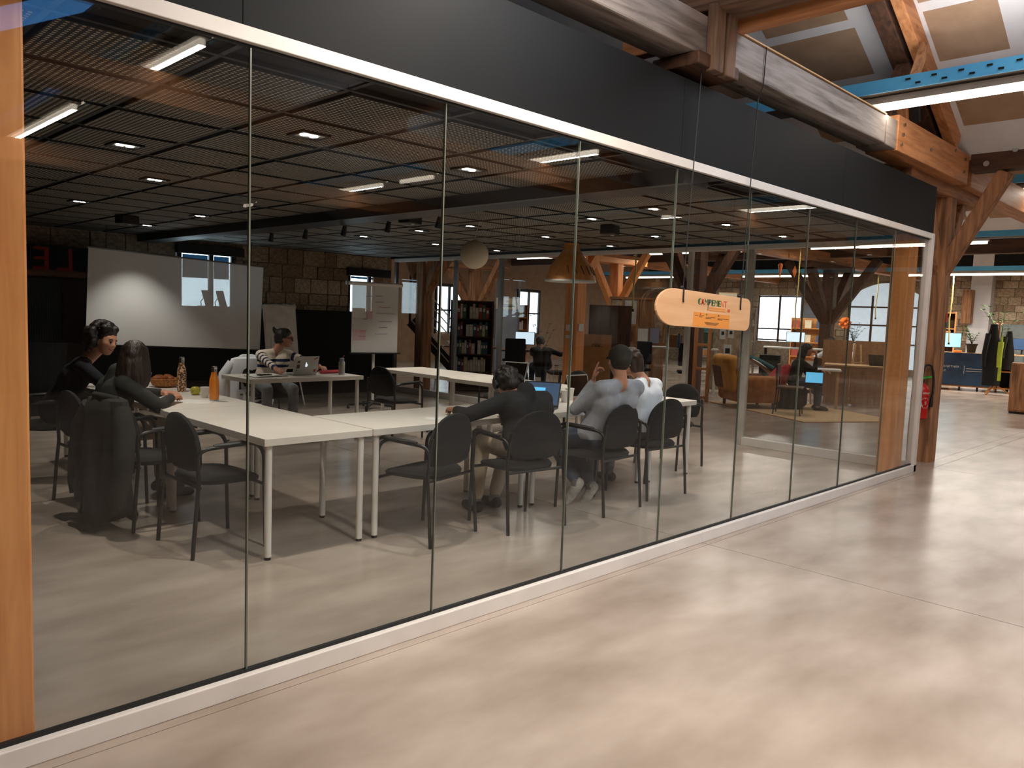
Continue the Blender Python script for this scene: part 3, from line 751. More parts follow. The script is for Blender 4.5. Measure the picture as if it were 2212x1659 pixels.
# ================================================================== CHAIRS
def bezier(p0, p1, p2, n=6):
    p0, p1, p2 = V(p0), V(p1), V(p2); return [(1-t)**2*p0+2*t*(1-t)*p1+t*t*p2 for t in [i/n for i in range(n+1)]]
def chair_proto():
    """black upholstered stacking armchair, faces +y"""
    t = thing('conference_chair', 'black chair', 'chair')
    # seat cushion: superellipse loft, softly domed
    def ring(sx, sy, z, n=28, e=2.8, dip=0):
        r = []
        for i in range(n):
            a = 2*math.pi*i/n; c, s = math.cos(a), math.sin(a)
            x = sx*math.copysign(abs(c)**(2/e), c); y = sy*math.copysign(abs(s)**(2/e), s)
            r.append((x, y+.02, z-dip*(y/sy)**2*(1 if y > 0 else .2)))
        return r
    ob('seat', B().loft([ring(.20, .19, .415), ring(.235, .225, .425, dip=.02), ring(.24, .23, .45, dip=.03), ring(.225, .215, .468, dip=.035), ring(.15, .14, .474, dip=.03)]), 'seatfab', t, smooth=True)
    # backrest: D shape with round top, curved about z
    pr = []
    for i in range(17):
        a = math.pi*i/16; pr.append((.232*math.cos(a)*(1-.0*i), .62+.225*math.sin(a)**.8))
    pr = pr+[(-.225, .56), (-.20, .515), (-.1, .50), (.1, .50), (.20, .515), (.225, .56)]
    def bp(x, z, off):
        return (x, -.20-.10*(z-.5)+.35*x*x*1.1+off, z)
    n = len(pr); bb = B()
    cx, cz = 0, .66
    rings = []
    for s, off in ((.9, -.022), (1, -.010), (1, .012), (.9, .026), (.45, .030)):
        rings.append([bp(cx+(x-cx)*s, cz+(z-cz)*s, off) for x, z in pr])
    bb.loft(rings); ob('backrest', bb, 'seatfab', t, smooth=True)
    for sx in (-1, 1):
        x = sx*.262
        front = [(x, .215, 0), (x, .205, .3)]+bezier((x, .20, .56), (x, .195, .655), (x, .10, .665), 6)+[(x, -.10, .655)]+bezier((x, -.14, .652), (x*.985, -.2, .648), (x*.96, -.215, .60), 4)
        lg = ob('leg', B().tube(front, .0125, 10), 'steelblack', t, smooth=True)
        arm = []
        for k in range(9):
            y = .20-.32*k/8; wv = .022*(math.sin(math.pi*(k+.35)/8.7)**.5)
            arm.append([(x+wv*math.cos(a), y, .675+.012*math.sin(a)-.012*(k/8)**2+(-.02 if k == 0 else 0)) for a in [2*math.pi*i/10 for i in range(10)]])
        ob('armrest', B().loft(arm), 'plastic', t, smooth=True)
        rear = [(x*.99, -.245, 0), (x*.985, -.225, .25), (x*.97, -.205, .45), (x*.95, -.215, .62), (x*.90, -.222, .70)]
        ob('leg', B().tube(rear, .0125, 10), 'steelblack', t, smooth=True)
    ob('seat_rail', B().tube([(-.262, .19, .405), (.262, .19, .405)], .011, 8).tube([(-.255, -.2, .42), (.255, -.2, .42)], .011, 8), 'steelblack', t)
    return t
ch = chair_proto()
CH = [((2.13, 4.72), -90, 'black armchair at the near end of the left row'), ((2.03, 5.52), -82, 'black armchair with a dark jacket hung over its back'),
      ((1.95, 6.22), -86, 'black armchair of the long-haired person seen from behind'), ((1.90, 7.35), -95, 'black armchair of the curly-haired person'),
      ((3.31, 4.08), 14, 'empty black armchair turned beside the front table corner'), ((4.01, 3.90), -7, 'black armchair of the person in the black jacket'),
      ((4.88, 3.85), 4, 'black armchair of the man with the cap'), ((5.64, 3.93), -4, 'black armchair of the man in the white shirt'),
      ((6.92, 4.55), 88, 'empty black armchair at the right end of the front row'), ((5.62, 7.55), -88, 'empty black armchair inside the U before the far right table'),
      ((7.20, 7.3), 92, 'empty black armchair behind the right row'), ((7.25, 6.3), 80, 'empty black armchair behind the silver laptop'), ((4.62, 8.78), 176, 'black armchair of the presenter')]
for i, (p, a, l) in enumerate(CH):
    o = ch if i == 0 else copy_tree(ch)
    o.location = (p[0], p[1], 0); o.rotation_euler = (0, 0, R(a)); o['label'] = l; o['group'] = 'black armchairs around the tables'
# draped jackets
def jacket(label, loc, rz, mat, seed, low=.12):
    t = thing('jacket', label, 'jacket', loc, rz); rnd = random.Random(seed)
    rows = [(.87, .15, .045), (.855, .215, .062), (.78, .255, .072), (.66, .265, .07), (.52, .26, .075), (.4, .27, .085), (.28, .28, .09), (low+.06, .29, .10), (low, .27, .09)]
    rings = []
    for z, wx, dy in rows:
        r = []; k = max(0, (.86-z))
        for i in range(40):
            a = 2*math.pi*i/40
            fold = 1+.26*k*math.sin(6*a+z*7+seed)+.15*k*math.sin(11*a-z*5)
            hem = (.07*math.sin(3*a+seed)+rnd.uniform(-.02, .02))*(1 if z < .35 else 0)
            r.append((wx*math.cos(a)*(1+.5*(fold-1))+.05*k*math.sin(seed+z*4), -.275-.06*k+dy*math.sin(a)*fold*1.25, z+hem))
        rings.append(r)
    ob('body', B().loft(rings), mat, t, smooth=True)
    for sx in (-1, 1):
        pts = [(sx*.2, -.29, .80), (sx*.29, -.31, .66), (sx*.31, -.33, .45), (sx*.29, -.35, .28), (sx*.27, -.35, .2)]
        ob('sleeve', B().tube(pts, [.06, .065, .06, .055, .05], 12), mat, t, smooth=True)
    ob('collar', B().tube([(-.12, -.27, .86), (-.06, -.33, .88), (.06, -.33, .88), (.12, -.27, .86)], .022, 8), mat, t, smooth=True)
    return t
jacket('dark grey jacket hung over a chair back with its hem near the floor', (2.03, 5.52, 0), R(-82), 'olive', 2)
jacket('black coat hung over the back of the curly-haired person\'s chair', (1.90, 7.35, 0), R(-95), 'blackcloth', 5, .3)

jacket('white jacket hung over the back of the presenter\'s chair', (4.50, 8.78, 0), R(176), 'whitetee', 8, .42)

# ================================================================== THINGS ON THE TABLES
Z = .735
def bottle(name, label, loc, mat, h=.26, r=.036, capm='steel', base='steel'):
    t = thing(name, label, 'bottle', loc)
    k = h/.26
    ob('body', B().lathe([(r*.94, .012*k), (r, .03*k), (r, .14*k), (r*.9, .17*k), (r*.62, .20*k), (r*.56, .218*k)], n=24), mat, t, smooth=True)
    ob('base_ring', B().lathe([(r*.9, 0), (r*.95, .012*k)], n=24), base, t, smooth=True)
    ob('cap', B().lathe([(r*.6, .219*k), (r*.62, .252*k), (r*.5, .26*k)], n=20), capm, t, smooth=True)
    return t
bottle('water_bottle', 'leopard-print bottle with silver cap beside the apple', (2.77, 6.78, Z), 'leopard', .30, .038, base='leopard')
bottle('water_bottle', 'orange metal bottle with silver cap on the near white table', (2.72, 6.03, Z), 'orangemetal', .275, .037)
def apple(label, loc):
    t = thing('apple', label, 'apple', loc)
    ob('flesh', B().lathe([(.004, .006), (.02, .0), (.034, .012), (.041, .034), (.038, .056), (.024, .068), (.008, .062), (.002, .056)], n=20), 'apple', t, smooth=True)
    ob('stem', B().tube([(0, 0, .058), (.003, 0, .078)], .002, 6), 'darkwood_z', t)
apple('yellow-green apple between the leopard bottle and the orange bottle', (2.77, 6.50, Z))
def cup(label, loc, h=.09, r=.036):
    t = thing('paper_cup', label, 'cup', loc, 0, 'white paper cups')
    ob('cup_wall', B().lathe([(r*.74, 0), (r, h), (r*.97, h), (r*.72, .003)], n=24), 'white', t, smooth=True)
    ob('rim', B().lathe([(r*.99, h-.002), (r*1.05, h+.001), (r*.99, h+.004), (r*.96, h)], n=24), 'white', t, smooth=True)
cup('white paper cup beside the yellow apple', (2.75, 6.27, Z), .085)
cup('nearer of the two paper cups left of the man with the cap', (5.33, 4.62, Z), .105, .042)
cup('farther of the two paper cups left of the man with the cap', (5.53, 4.74, Z), .105, .042)
cup('small white paper cup behind the bread basket', (2.86, 7.8, Z), .08)
t = thing('bread_basket', 'wicker basket of bread on the far left table', 'basket', (2.80, 7.22, Z))
ob('bowl', B().lathe([(.07, 0), (.11, .02), (.135, .075), (.13, .08), (.105, .03), (.06, .012), (.002, .012)], n=28), 'basket', t, smooth=True)
for i, (x, y, s) in enumerate(((-.05, .01, .055), (.03, -.04, .05), (.04, .05, .05))):
    o = thing('bread_roll', ('brown bread roll leaning on the basket rim', 'brown bread roll at the front of the basket', 'brown bread roll at the back of the basket')[i], 'bread', (2.80+x, 7.22+y, Z+.045), i, 'bread rolls in the basket')
    ob('crust', B().ball((0, 0, .03), (s*1.2, s*.7, .034), 16, 9), 'bread', o, smooth=True)
    ob('score_mark', B().tube([(-.03, 0, .062), (0, .004, .0645), (.03, 0, .062)], .003, 6), 'basket', o)
def sheet(name, label, x, y, rz, sx=.21, sy=.297, mat='paper', z=Z, n=3):
    bb = B()
    m = MX.Translation((x, y, z)) @ MX.Rotation(rz, 4, 'Z')
    bb.box(-sx/2, sx/2, -sy/2, sy/2, 0, .0015, m)
    return tag(ob(name, bb, mat), label, 'paper')
sheet('paper_sheet', 'white paper sheet under the arm of the long-haired person', 2.58, 6.05, .5)
sheet('paper_sheet', 'white paper sheet at the hand of the person in the black jacket', 3.62, 4.35, .9, .12, .17)
def laptop(label, loc, rz, scr, body='laptop', ang=108, back=None):
    t = thing('laptop', label, 'laptop', loc, rz)
    ob('keyboard_base', B().box(-.16, .16, -.11, .11, 0, .014), body, t, bev=.003)
    ob('keyboard', B().box(-.14, .14, -.03, .085, .014, .0155), 'black', t)
    a = R(ang-90); m = MX.Translation((0, .11, .014)) @ MX.Rotation(-a, 4, 'X')
    lid = ob('lid', B().box(-.16, .16, -.004, .004, 0, .215, m), body, t, bev=.003)
    ob('screen', B().box(-.148, .148, -.0055, -.004, .012, .203, m), scr, lid)
    return t, m, lid
# front laptops: screens face the sitters
L1, m1, lid = laptop('dark laptop with a blue page on its screen before the person in the black jacket', (4.72, 4.40, Z), R(-62), 'screen_blue', 'laptop_dark', 112)
ob('screen_page', B().box(-.12, .03, -.0062, -.0055, .05, .16, m1), 'glow_blue', lid); ob('screen_page', B().box(-.06, .06, -.0062, -.0055, .03, .045, m1), 'glow_blue', lid)
laptop('open silver laptop with a black screen between cups and the man with the cap', (5.72, 4.66, Z), R(2), 'screen_off', 'laptop', 104)
L3, m3, lid = laptop('open silver laptop seen from behind on the right row', (6.42, 6.45, Z), R(-75), 'screen_off', 'laptop', 112)
ob('lid_mark', B().ball((0, .005, .11), (.016, .002, .018), 12, 8, m3), 'laptop_dark', lid)
L4, m4, lid = laptop('silver laptop with stickers before the presenter', (4.58, 7.98, Z), R(186), 'screen_white', 'laptop', 106)
def apple_mark(parent, m, mat, y=.0048):
    pts = []
    for i in range(20):
        a = 2*math.pi*i/20; rr = .018*(1-.12*abs(math.cos(a))**6)
        if -.4 < a < .45 or a > 5.9: rr *= .78
        pts.append((rr*math.cos(a), rr*1.05*math.sin(a)))
    n = len(pts); bb = B(); bb.add([(x, y, .11+z) for x, z in pts]+[(x, y+.001, .11+z) for x, z in pts], [tuple(range(n)), tuple(range(2*n-1, n-1, -1))]+[(i, (i+1) % n, n+(i+1) % n, n+i) for i in range(n)], m)
    bb.ball((.004, y, .137), (.006, .001, .008), 8, 6, m); ob('glowing_mark', bb, mat, parent)
mk('markglow', (235, 240, 250), emit=(.85, .92, 1), es=1.0)
apple_mark(lid, m4, 'markglow')
for (x0, x1, z0, z1, mt) in ((.09, .125, .14, .165, 'brownleather'), (.085, .125, .075, .12, 'brownleather'), (.10, .13, .05, .055, 'bookblue')):
    ob('sticker', B().box(x0, x1, .004, .0052, z0, z1, m4), mt, lid)
ob('sticker', B().beam(m4 @ V((-.14, .0046, .20)), m4 @ V((-.09, .0046, .175)), .012, .0012, up=m4.to_3x3() @ V((0, 1, 0))), 'redcab', lid)
ob('sticker', B().box(-.14, -.11, .004, .0052, .03, .06, m4), 'redcab', lid)
# notebook, phone and red cover on the presenter's table
t = thing('notebook', 'open notebook with a phone lying on it before the presenter', 'notebook', (4.16, 7.93, Z), .15)
ob('cover', B().box(-.20, .20, -.12, .12, 0, .006), 'black', t)
for s in (-1, 1):
    bb = B(); rr = [[(s*(.005+.19*i/6), y, .006+(.016*math.sin(math.pi*min(1, .15+i/6*.9)) if z else 0)) for i in range(7)] for y in (-.115, .115) for z in (0, 1)]
    vs = [p for r_ in rr for p in r_]; n = 7; fs = []
    for i in range(n-1): fs += [(i, i+1, n+i+1, n+i), (n+i, n+i+1, 3*n+i+1, 3*n+i), (2*n+i, 2*n+i+1, 3*n+i+1, 3*n+i)]
    bb.add(vs, fs); ob('page_block', bb, 'paper', t)
o = tag(ob('phone', B().box(-.075, .075, -.036, .036, 0, .009), 'screen_off', None, bev=.003, loc=(4.10, 7.86, Z+.021), rz=.2), 'black phone lying on the open notebook', 'phone')
tag(ob('pencil_case', B().loft([[(x, .035*math.cos(a), .022+.02*math.sin(a)) for a in [2*math.pi*i/10 for i in range(10)]] for x in (-.15, -.14, .13, .15)]), 'pinkred', None, loc=(5.02, 8.0, Z+.002), rz=.1, smooth=True), 'flat red pouch lying beside the steel flask', 'pouch')
t = thing('steel_flask', 'brushed steel flask with lavender cap and pink straw', 'flask', (5.06, 7.84, Z))
ob('body', B().lathe([(.034, 0), (.036, .01), (.036, .14), (.03, .155)], n=22), 'laptop', t, smooth=True)
mk('lavender', (150, 150, 176)); mk('pink', (214, 90, 110))
ob('cap', B().lathe([(.026, .155), (.026, .19), (.02, .195)], n=18), 'lavender', t, smooth=True); ob('straw', B().tube([(0, 0, .19), (.03, -.01, .225)], .004, 6), 'pink', t)
# glass bottle with cider, small bottle
def glass_bottle(label, loc, h, r, fill):
    t = thing('glass_bottle', label, 'bottle', loc)
    ob('glass_body', B().lathe([(r*.8, .0), (r, .02), (r*1.02, h*.38), (r*.9, h*.55), (r*.55, h*.78), (r*.4, h*.95), (r*.42, h)], n=20), 'bottleglass', t, smooth=True)
    if fill: ob('liquid', B().lathe([(r*.72, .008), (r*.9, .022), (r*.92, h*fill), (.001, h*fill)], n=20), 'juice', t, smooth=True)
    ob('stopper', B().lathe([(r*.44, h), (r*.44, h*1.03)], n=12), 'black', t)
    return t
glass_bottle('clear glass bottle with a little amber drink behind the paper cups', (5.42, 4.82, Z), .31, .045, .3)
glass_bottle('small clear bottle with a dark stopper on the right row', (6.66, 6.0, Z), .22, .03, 0)

# ================================================================== BOARDS AND SCREEN
t = thing('projection_screen', 'large white translucent screen hanging in front of the back wall', 'screen', (4.51, 11.05, 1.50)); t.rotation_euler = (0, R(2.2), 0)
ob('sheet', B().box(-1.21, 1.20, -.004, .004, -.62, .62), 'film', t)
ob('top_bar', B().cyl((-1.23, 0, .625), (1.22, 0, .625), .012, n=12), 'alu_dark', t); ob('bottom_bar', B().cyl((-1.22, 0, -.622), (1.21, 0, -.622), .009, n=10), 'black', t)
ob('hanging_cable', B().tube([(-1.0, 0, .63), (-1.0, 0, .97)], .004, 6), 'black', t); ob('hanging_cable', B().tube([(1.0, 0, .63), (1.0, 0, .97)], .004, 6), 'black', t)
# flip chart 1: paper on a tripod easel
t = thing('flip_chart', 'tripod flip chart with a blank sheet and crumpled top behind the presenter', 'flip chart', (6.0, 10.9, 0))
m = MX.Translation((0, 0, .55)) @ MX.Rotation(R(-9), 4, 'X')
ob('board', B().box(-.27, .27, -.005, .012, 0, .98, m), 'white', t); ob('sheet', B().box(-.25, .25, -.010, -.006, .03, .96, m), 'paper', t)
bb = B(); rnd = random.Random(3); rr = []
for i in range(9):
    x = -.26+.52*i/8; rr.append([(m @ V((x, -.02+.02*math.cos(a)*(1+.5*rnd.random()), .965+(.022+.02*(i/8))*math.sin(a)*(.7+.6*rnd.random())))) for a in [2*math.pi*k/10 for k in range(10)]])
ob('folded_pages', bb.loft(rr), 'paper2', t)
for q in ((-.28, -.15, 0), (.28, -.15, 0), (0, .5, 0)): ob('leg', B().cyl(q, (q[0]*.4, .17, 1.48), .012, n=8), 'alu', t)
# flip chart 2: whiteboard on a column with star base
t = thing('whiteboard_stand', 'tall written whiteboard on a single post with a five-star castor base', 'whiteboard', (6.93, 9.86, 0), R(-12))
ob('board', B().box(-.37, .37, -.012, .0, .86, 1.86), 'chartfilm', t)
ob('paper_roll', B().cyl((-.44, -.02, 1.885), (.43, -.02, 1.885), .028, n=16), 'white', t, smooth=True)
ob('roll_end', B().cyl((-.47, -.02, 1.885), (-.44, -.02, 1.885), .03, n=16), 'alu_dark', t)
ob('post', B().cyl((0, .03, .08), (0, .03, 1.86), .022, n=14), 'alu', t, smooth=True)
ob('tray', B().box(-.40, .40, -.07, 0, .84, .86), 'black', t)
for i in range(5):
    a = 2*math.pi*i/5+.3; e = (.36*math.cos(a), .03+.36*math.sin(a), .06)
    l = ob('base_arm', B().beam((0, .03, .085), e, .04, .03), 'black', t); ob('castor', B().cyl((e[0]-.012, e[1], .028), (e[0]+.012, e[1], .028), .028, n=12), 'black', l)
rnd = random.Random(12)
def scribble(x, z, L_, mat, amp=.006):
    pts = [(x+L_*i/14, -.0135, z+amp*math.sin(i*2.1)+rnd.uniform(-amp, amp)*.6) for i in range(15)]
    ob('handwriting', B().tube(pts, .0022, 4), mat, t)
for x, z, L_, mt in ((-.16, 1.70, .10, 'ink_blue'), (0, 1.71, .1, 'ink'), (0, 1.62, .13, 'ink'), (.05, 1.545, .2, 'ink_red'), (.02, 1.45, .3, 'ink'), (.05, 1.33, .22, 'ink'), (.06, 1.24, .14, 'ink'), (-.2, 1.36, .08, 'ink_blue'), (.0, 1.14, .2, 'ink_blue'), (-.24, 1.18, .1, 'ink_red'), (-.25, 1.1, .1, 'ink_blue')):
    scribble(x, z, L_, mt)
for x, z, w_, h_, mt in ((-.36, 1.38, .2, .14, 'paper'), (-.14, 1.36, .1, .12, 'tint_pink'), (-.35, 1.04, .2, .16, 'tint_pink'), (-.12, 1.06, .11, .24, 'paper2')):
    ob('pinned_note', B().box(x, x+w_, -.0135, -.0122, z, z+h_), mt, t)
# red cabinet with a notice, laptops on stands, seen through the screen
t = thing('red_cabinet', 'red cabinet with a white notice seen through the projection screen', 'cabinet', (5.35, 11.6, 0))
ob('body', B().box(-.30, .30, -.2, .2, .05, 1.47), 'redcab', t, bev=.006); ob('plinth', B().box(-.28, .28, -.18, .18, 0, .05), 'black', t)
n_ = ob('notice', B().box(-.22, .13, -.204, -.2, 1.2, 1.42), 'paper', t)
ob('print_mark', B().box(-.19, -.08, -.206, -.204, 1.3, 1.36), 'laptop_dark', n_); ob('print_mark', B().box(-.05, .06, -.206, -.204, 1.3, 1.35), 'laptop_dark', n_)
ob('lock', B().cyl((.18, -.205, 1.33), (.18, -.2, 1.33), .02, n=12), 'steel', t)
for i, x in enumerate((5.2, 5.42)):
    o = thing('laptop_stand', ('dark tablet leaning on a bent stand at the left of the red cabinet top', 'dark tablet leaning beside a small tray on the red cabinet top')[i], 'tablet', (x, 11.6, 1.47), .1)
    ob('tablet', B().beam((-.05, 0, 0), (-.12, 0, .23), .18, .02, up=(1, 0, .3)), 'laptop_dark', o); ob('prop', B().tube([(-.1, .02, .16), (-.16, .05, .06), (-.15, .05, 0)], .006, 6), 'black', o)
t = thing('book_shelf_low', 'grey low cabinet left of the red one behind the projection screen', 'cabinet', (4.66, 11.6, 0))
ob('body', B().box(-.36, .36, -.2, .2, .05, 1.45), 'greycab', t, bev=.006)
for x in (-.18, .18): ob('door', B().box(x-.165, x+.165, -.215, -.201, .1, 1.4), 'greycab', t, bev=.003)
for x in (-.03, .03): ob('handle', B().box(x-.008, x+.008, -.23, -.215, .7, .85), 'steel', t)
t = thing('standing_fan', 'dark standing fan with long blades behind the projection screen', 'fan', (6.0, 11.7, 0))
ob('pole', B().cyl((0, 0, .03), (-.06, 0, 1.5), .015, n=8), 'black', t); ob('base', B().lathe([(.2, 0), (.2, .02), (.03, .035)], n=18), 'black', t); ob('hub', B().ball((-.06, -.02, 1.52), .055, 12, 8), 'black', t)
for a in (80, 172, -8, 258): ob('blade', B().beam((-.06, -.03, 1.52), (-.06+.34*math.cos(R(a)), -.03, 1.52+.36*math.sin(R(a))), .012, .03), 'black', t)

# ================================================================== LAMPS HANGING IN THE ROOM
t = thing('paper_lantern', 'round pale paper lantern hanging near the ceiling', 'lamp', (5.62, 6.22, 2.12))
prof = [(.012, .155)]+[(.15*math.sin(math.pi*(i+.6)/13.2), .15*math.cos(math.pi*(i+.6)/13.2)) for i in range(13)]
ob('shade', B().lathe(prof, n=28), 'lantern', t, smooth=True); ob('cord', B().tube([(0, 0, .15), (.04, .02, .25), (.08, .02, .352)], .004, 6), 'paper2', t)
t = thing('veneer_lamp', 'bell-shaped wood veneer pendant lamp left of the pine column', 'lamp', (7.85, 6.80, 1.96))
prof = [(.33, 0), (.325, .06), (.27, .2), (.17, .33), (.11, .42), (.095, .5), (.085, .5), (.10, .41), (.16, .32), (.26, .19), (.315, .06), (.32, 0)]
ob('shade', B().lathe(prof, n=32), 'veneer', t, smooth=True); ob('cord', B().tube([(0, 0, .5), (0, 0, .51)], .005, 6), 'black', t)
ob('white_rim', B().lathe([(.322, -.004), (.336, 0), (.334, .02), (.324, .02)], n=32), 'paper2', t, smooth=True)
for i in range(9):
    a = -2.6+i*.32; ob('slit', B().beam((.272*math.cos(a), .272*math.sin(a), .20), (.322*math.cos(a+.1), .322*math.sin(a+.1), .09), .006, .01), 'darkwood_z', t)

# ================================================================== HANGING SIGN IN FRONT OF THE GLASS
t = thing('hanging_sign', 'long rounded plywood sign hanging before the glass, lettered in colours', 'sign', (4.53, 2.742, 1.575)); t.rotation_euler = (0, R(1.6), 0)
pts = []
for i in range(13):
    a = math.pi/2+math.pi*i/12; pts.append((-.39+.19*math.cos(a), .115*math.sin(a)))
for (cx, cy, a0) in ((.505, -.062, -90), (.505, .062, 0)):
    for i in range(6): a = R(a0+18*i); pts.append((cx+.06*math.cos(a), cy+.05*math.sin(a)))
m = MX(((1, 0, 0, 0), (0, 0, -1, 0), (0, 1, 0, 0), (0, 0, 0, 1)))
bd = ob('board', B().prism(pts, -.008, .008, m), 'plywood', t, bev=.003)
for x, zt, zb in ((-.30, .115, .035), (.415, .112, .03)):
    ob('strap', B().tube([(x, .012, zt+.006), (x, -.0115, zt+.006), (x, -.0125, zb+.02), (x+.004, -.0125, zb)], .0055, 6), 'black', bd)
    ob('knot', B().ball((x-.006, 0, zt+.012), (.018, .012, .011), 10, 6), 'black', bd)
    ob('cord', B().tube([(x, -.005, zt+.01), (x+.012, -.02, 1.46), (x+.012, -.05, 1.54), (x+.013, -.052, 1.79)], .0035, 6), 'black', t)
FM = lambda x, z: frame_m((x, -.0088, z), (1.15, 0, 0), (0, 0, 1))
word = 'CAMPEMENT'; cols = ['ink_green', 'ink_red', 'ink_green', 'ink_teal', 'ink_green', 'ink_green', 'ink_green', 'ink_orange', 'ink_red']
for i, c in enumerate(word):
    me = text_mesh(c, .058, .0008); w0 = max(v.co.x for v in me.vertices)-min(v.co.x for v in me.vertices); k_ = .036/max(w0, .02)
    me.transform(MX.Diagonal((k_, 1, 1, 1))); me.transform(frame_m((-.105+i*.0405, -.0088, .034), (1, 0, 0), (0, 0, 1))); put('letter', me, cols[i], bd)
    if c in 'CAPE':      # filled counters give the letters their stencil look
        ob('letter_fill', B().box(-.105+i*.0405-.012, -.105+i*.0405+.002, -.0096, -.0084, .040, .068), cols[i], bd)
ob('letter_stem', B().box(-.0005, .0045, -.0096, -.0082, .0, .04), 'ink_teal', bd)
for k in range(2): ob('print_line', B().box(.02, .225, -.0096, -.0082, .016-.014*k, .024-.014*k), 'printorange', bd)
me = text_mesh('AB', .03, .0008); me.transform(frame_m((.265, -.0088, .004), (1, 0, 0), (0, 0, 1))); put('letter', me, 'ink_red', bd)
pan = ob('orange_panel', B().box(-.165, .285, -.0092, -.0082, -.106, -.016), 'printorange', bd)
for (x0, x1, z) in ((-.15, -.11, -.036), (-.095, -.04, -.036), (-.095, -.06, -.043), (-.02, .1, -.042), (-.02, .05, -.049), (.13, .27, -.045), (.13, .19, -.052), (-.03, .15, -.076), (-.02, .14, -.083), (-.005, .12, -.090)):
    ob('print_line', B().box(x0, x1, -.0100, -.0092, z-.0018, z+.001), 'ink', pan)
for x, c in ((-.085, 'ink_red'), (-.01, 'ink_green'), (.14, 'ink_teal')): ob('print_mark', B().ball((x, -.0095, -.026), (.008, .001, .006), 10, 6), c, pan)
# ================================================================== PEOPLE
def caps_mesh(name, caps, voxel, mats, smooth_it=4, origin=(0, 0, 0)):
    """one continuous skin over tapered limbs; every face takes the material of the limb it lies on"""
    bb = B(); og = V(origin)
    for (p, r, q, s, mt) in caps:
        p, q = V(p)-og, V(q)-og
        bb.ball(p, r, 14, 9)
        if (q-p).length > 1e-4:
            bb.ball(q, s, 14, 9); bb.tube([p, q], [r*.995, s*.995], 14)
    me = bb.mesh('tmp', weld=False); o = put('tmp', me)
    rm = o.modifiers.new('r', 'REMESH'); rm.mode = 'VOXEL'; rm.voxel_size = voxel
    sm = o.modifiers.new('s', 'SMOOTH'); sm.iterations = smooth_it; sm.factor = .5
    dg = bpy.context.evaluated_depsgraph_get(); out = bpy.data.meshes.new_from_object(o.evaluated_get(dg))
    bpy.data.objects.remove(o); bpy.data.meshes.remove(me); out.name = name
    for mt in mats: out.materials.append(MT[mt])
    nv = len(out.vertices); co = np.empty(nv*3); out.vertices.foreach_get('co', co); co = co.reshape(-1, 3)
    nf = len(out.polygons); cen = np.empty(nf*3); out.polygons.foreach_get('center', cen); cen = cen.reshape(-1, 3)
    best = np.full(nf, 1e9); idx = np.zeros(nf, dtype=np.int32)
    for (p, r, q, s, mt) in caps:
        if mt is None: continue
        p = np.array(V(p)-og); q = np.array(V(q)-og); d = q-p; L2 = max(d @ d, 1e-9)
        t = np.clip(((cen-p) @ d)/L2, 0, 1); dist = np.linalg.norm(cen-(p+t[:, None]*d), axis=1)-(r+(s-r)*t)
        k = dist < best; best[k] = dist[k]
        if callable(mt):
            names = mt(t, cen+np.array(og)); idx[k] = np.array([mats.index(n) for n in names], dtype=np.int32)[k]
        else: idx[k] = mats.index(mt)
    out.polygons.foreach_set('material_index', idx); out.polygons.foreach_set('use_smooth', [True]*nf)
    return out
def elbow(S, H, l1, l2, hint):
    S, H = V(S), V(H); d = H-S; L = min(d.length, (l1+l2)*.999); u = d.normalized()
    a = (l1*l1-l2*l2+L*L)/(2*L); h = math.sqrt(max(l1*l1-a*a, 0)); k = V(hint); k = (k-u*k.dot(u)).normalized()
    return S+u*a+k*h
def hand_caps(w, d, n, side, curl, mt, thumb=.5, point=False):
    """w wrist, d towards the knuckles, n out of the back of the hand, side +1 / -1 where the thumb leaves"""
    w, d, n = V(w), V(d).normalized(), V(n); n = (n-d*n.dot(d)).normalized(); l = d.cross(n)*side; c = []
    ln = [.074, .082, .076, .058]
    for i in range(4):
        off = (1.5-i)*.0205; kn = w+d*(.088-.006*abs(i-1))+l*off
        c.append((w+l*off*.6+d*.008, .0155, kn, .0125, mt))
        p = kn; ang = 0; cu = curl if not (point and i == 0) else .08
        for k, f in enumerate((.45, .31, .24)):
            ang += cu*(.9 if k == 0 else 1.1); dd = d*math.cos(ang)-n*math.sin(ang)
            q = p+dd*ln[i]*f; c.append((p, .0098-.0008*k, q, .0092-.0010*k, mt)); p = q
    b0 = w+l*.028+d*.022; t1 = b0+(l*.8+d*.75-n*.35).normalized()*.042; t2 = t1+(d*.9+l*.25-n*(thumb)).normalized()*.034
    c += [(w+l*.01+d*.015, .0155, b0, .0145, mt), (b0, .014, t1, .0115, mt), (t1, .0115, t2, .0095, mt)]
    return c
def head_caps(c, look, up, neck, skin, tilt=0):
    c = V(c); F = V(look).normalized(); U = V(up); U = (U-F*U.dot(F)).normalized(); S = F.cross(U)
    P = lambda x, y, z: c+S*x+F*y+U*z
    caps = [(P(0, -.02, .03), .084, P(0, .022, .028), .078, skin), (P(0, .03, -.02), .068, P(0, .048, -.062), .046, skin), (P(-.028, .05, -.012), .045, P(.028, .05, -.012), .045, skin),
            (P(-.03, .082, .026), .014, P(.03, .082, .026), .014, skin), (P(0, .098, .01), .008, P(0, .113, -.024), .0125, skin), (P(-.018, .078, -.03), .02, P(.018, .078, -.03), .02, skin),
            (P(0, .072, -.088), .018, P(0, .07, -.088), .018, skin), (P(.078, -.006, .006), .014, P(.08, -.01, -.022), .011, skin), (P(-.078, -.006, .006), .014, P(-.08, -.01, -.022), .011, skin),
            (P(0, -.025, -.06), .052, V(neck), .056, skin)]
    return caps, P, (S, F, U)
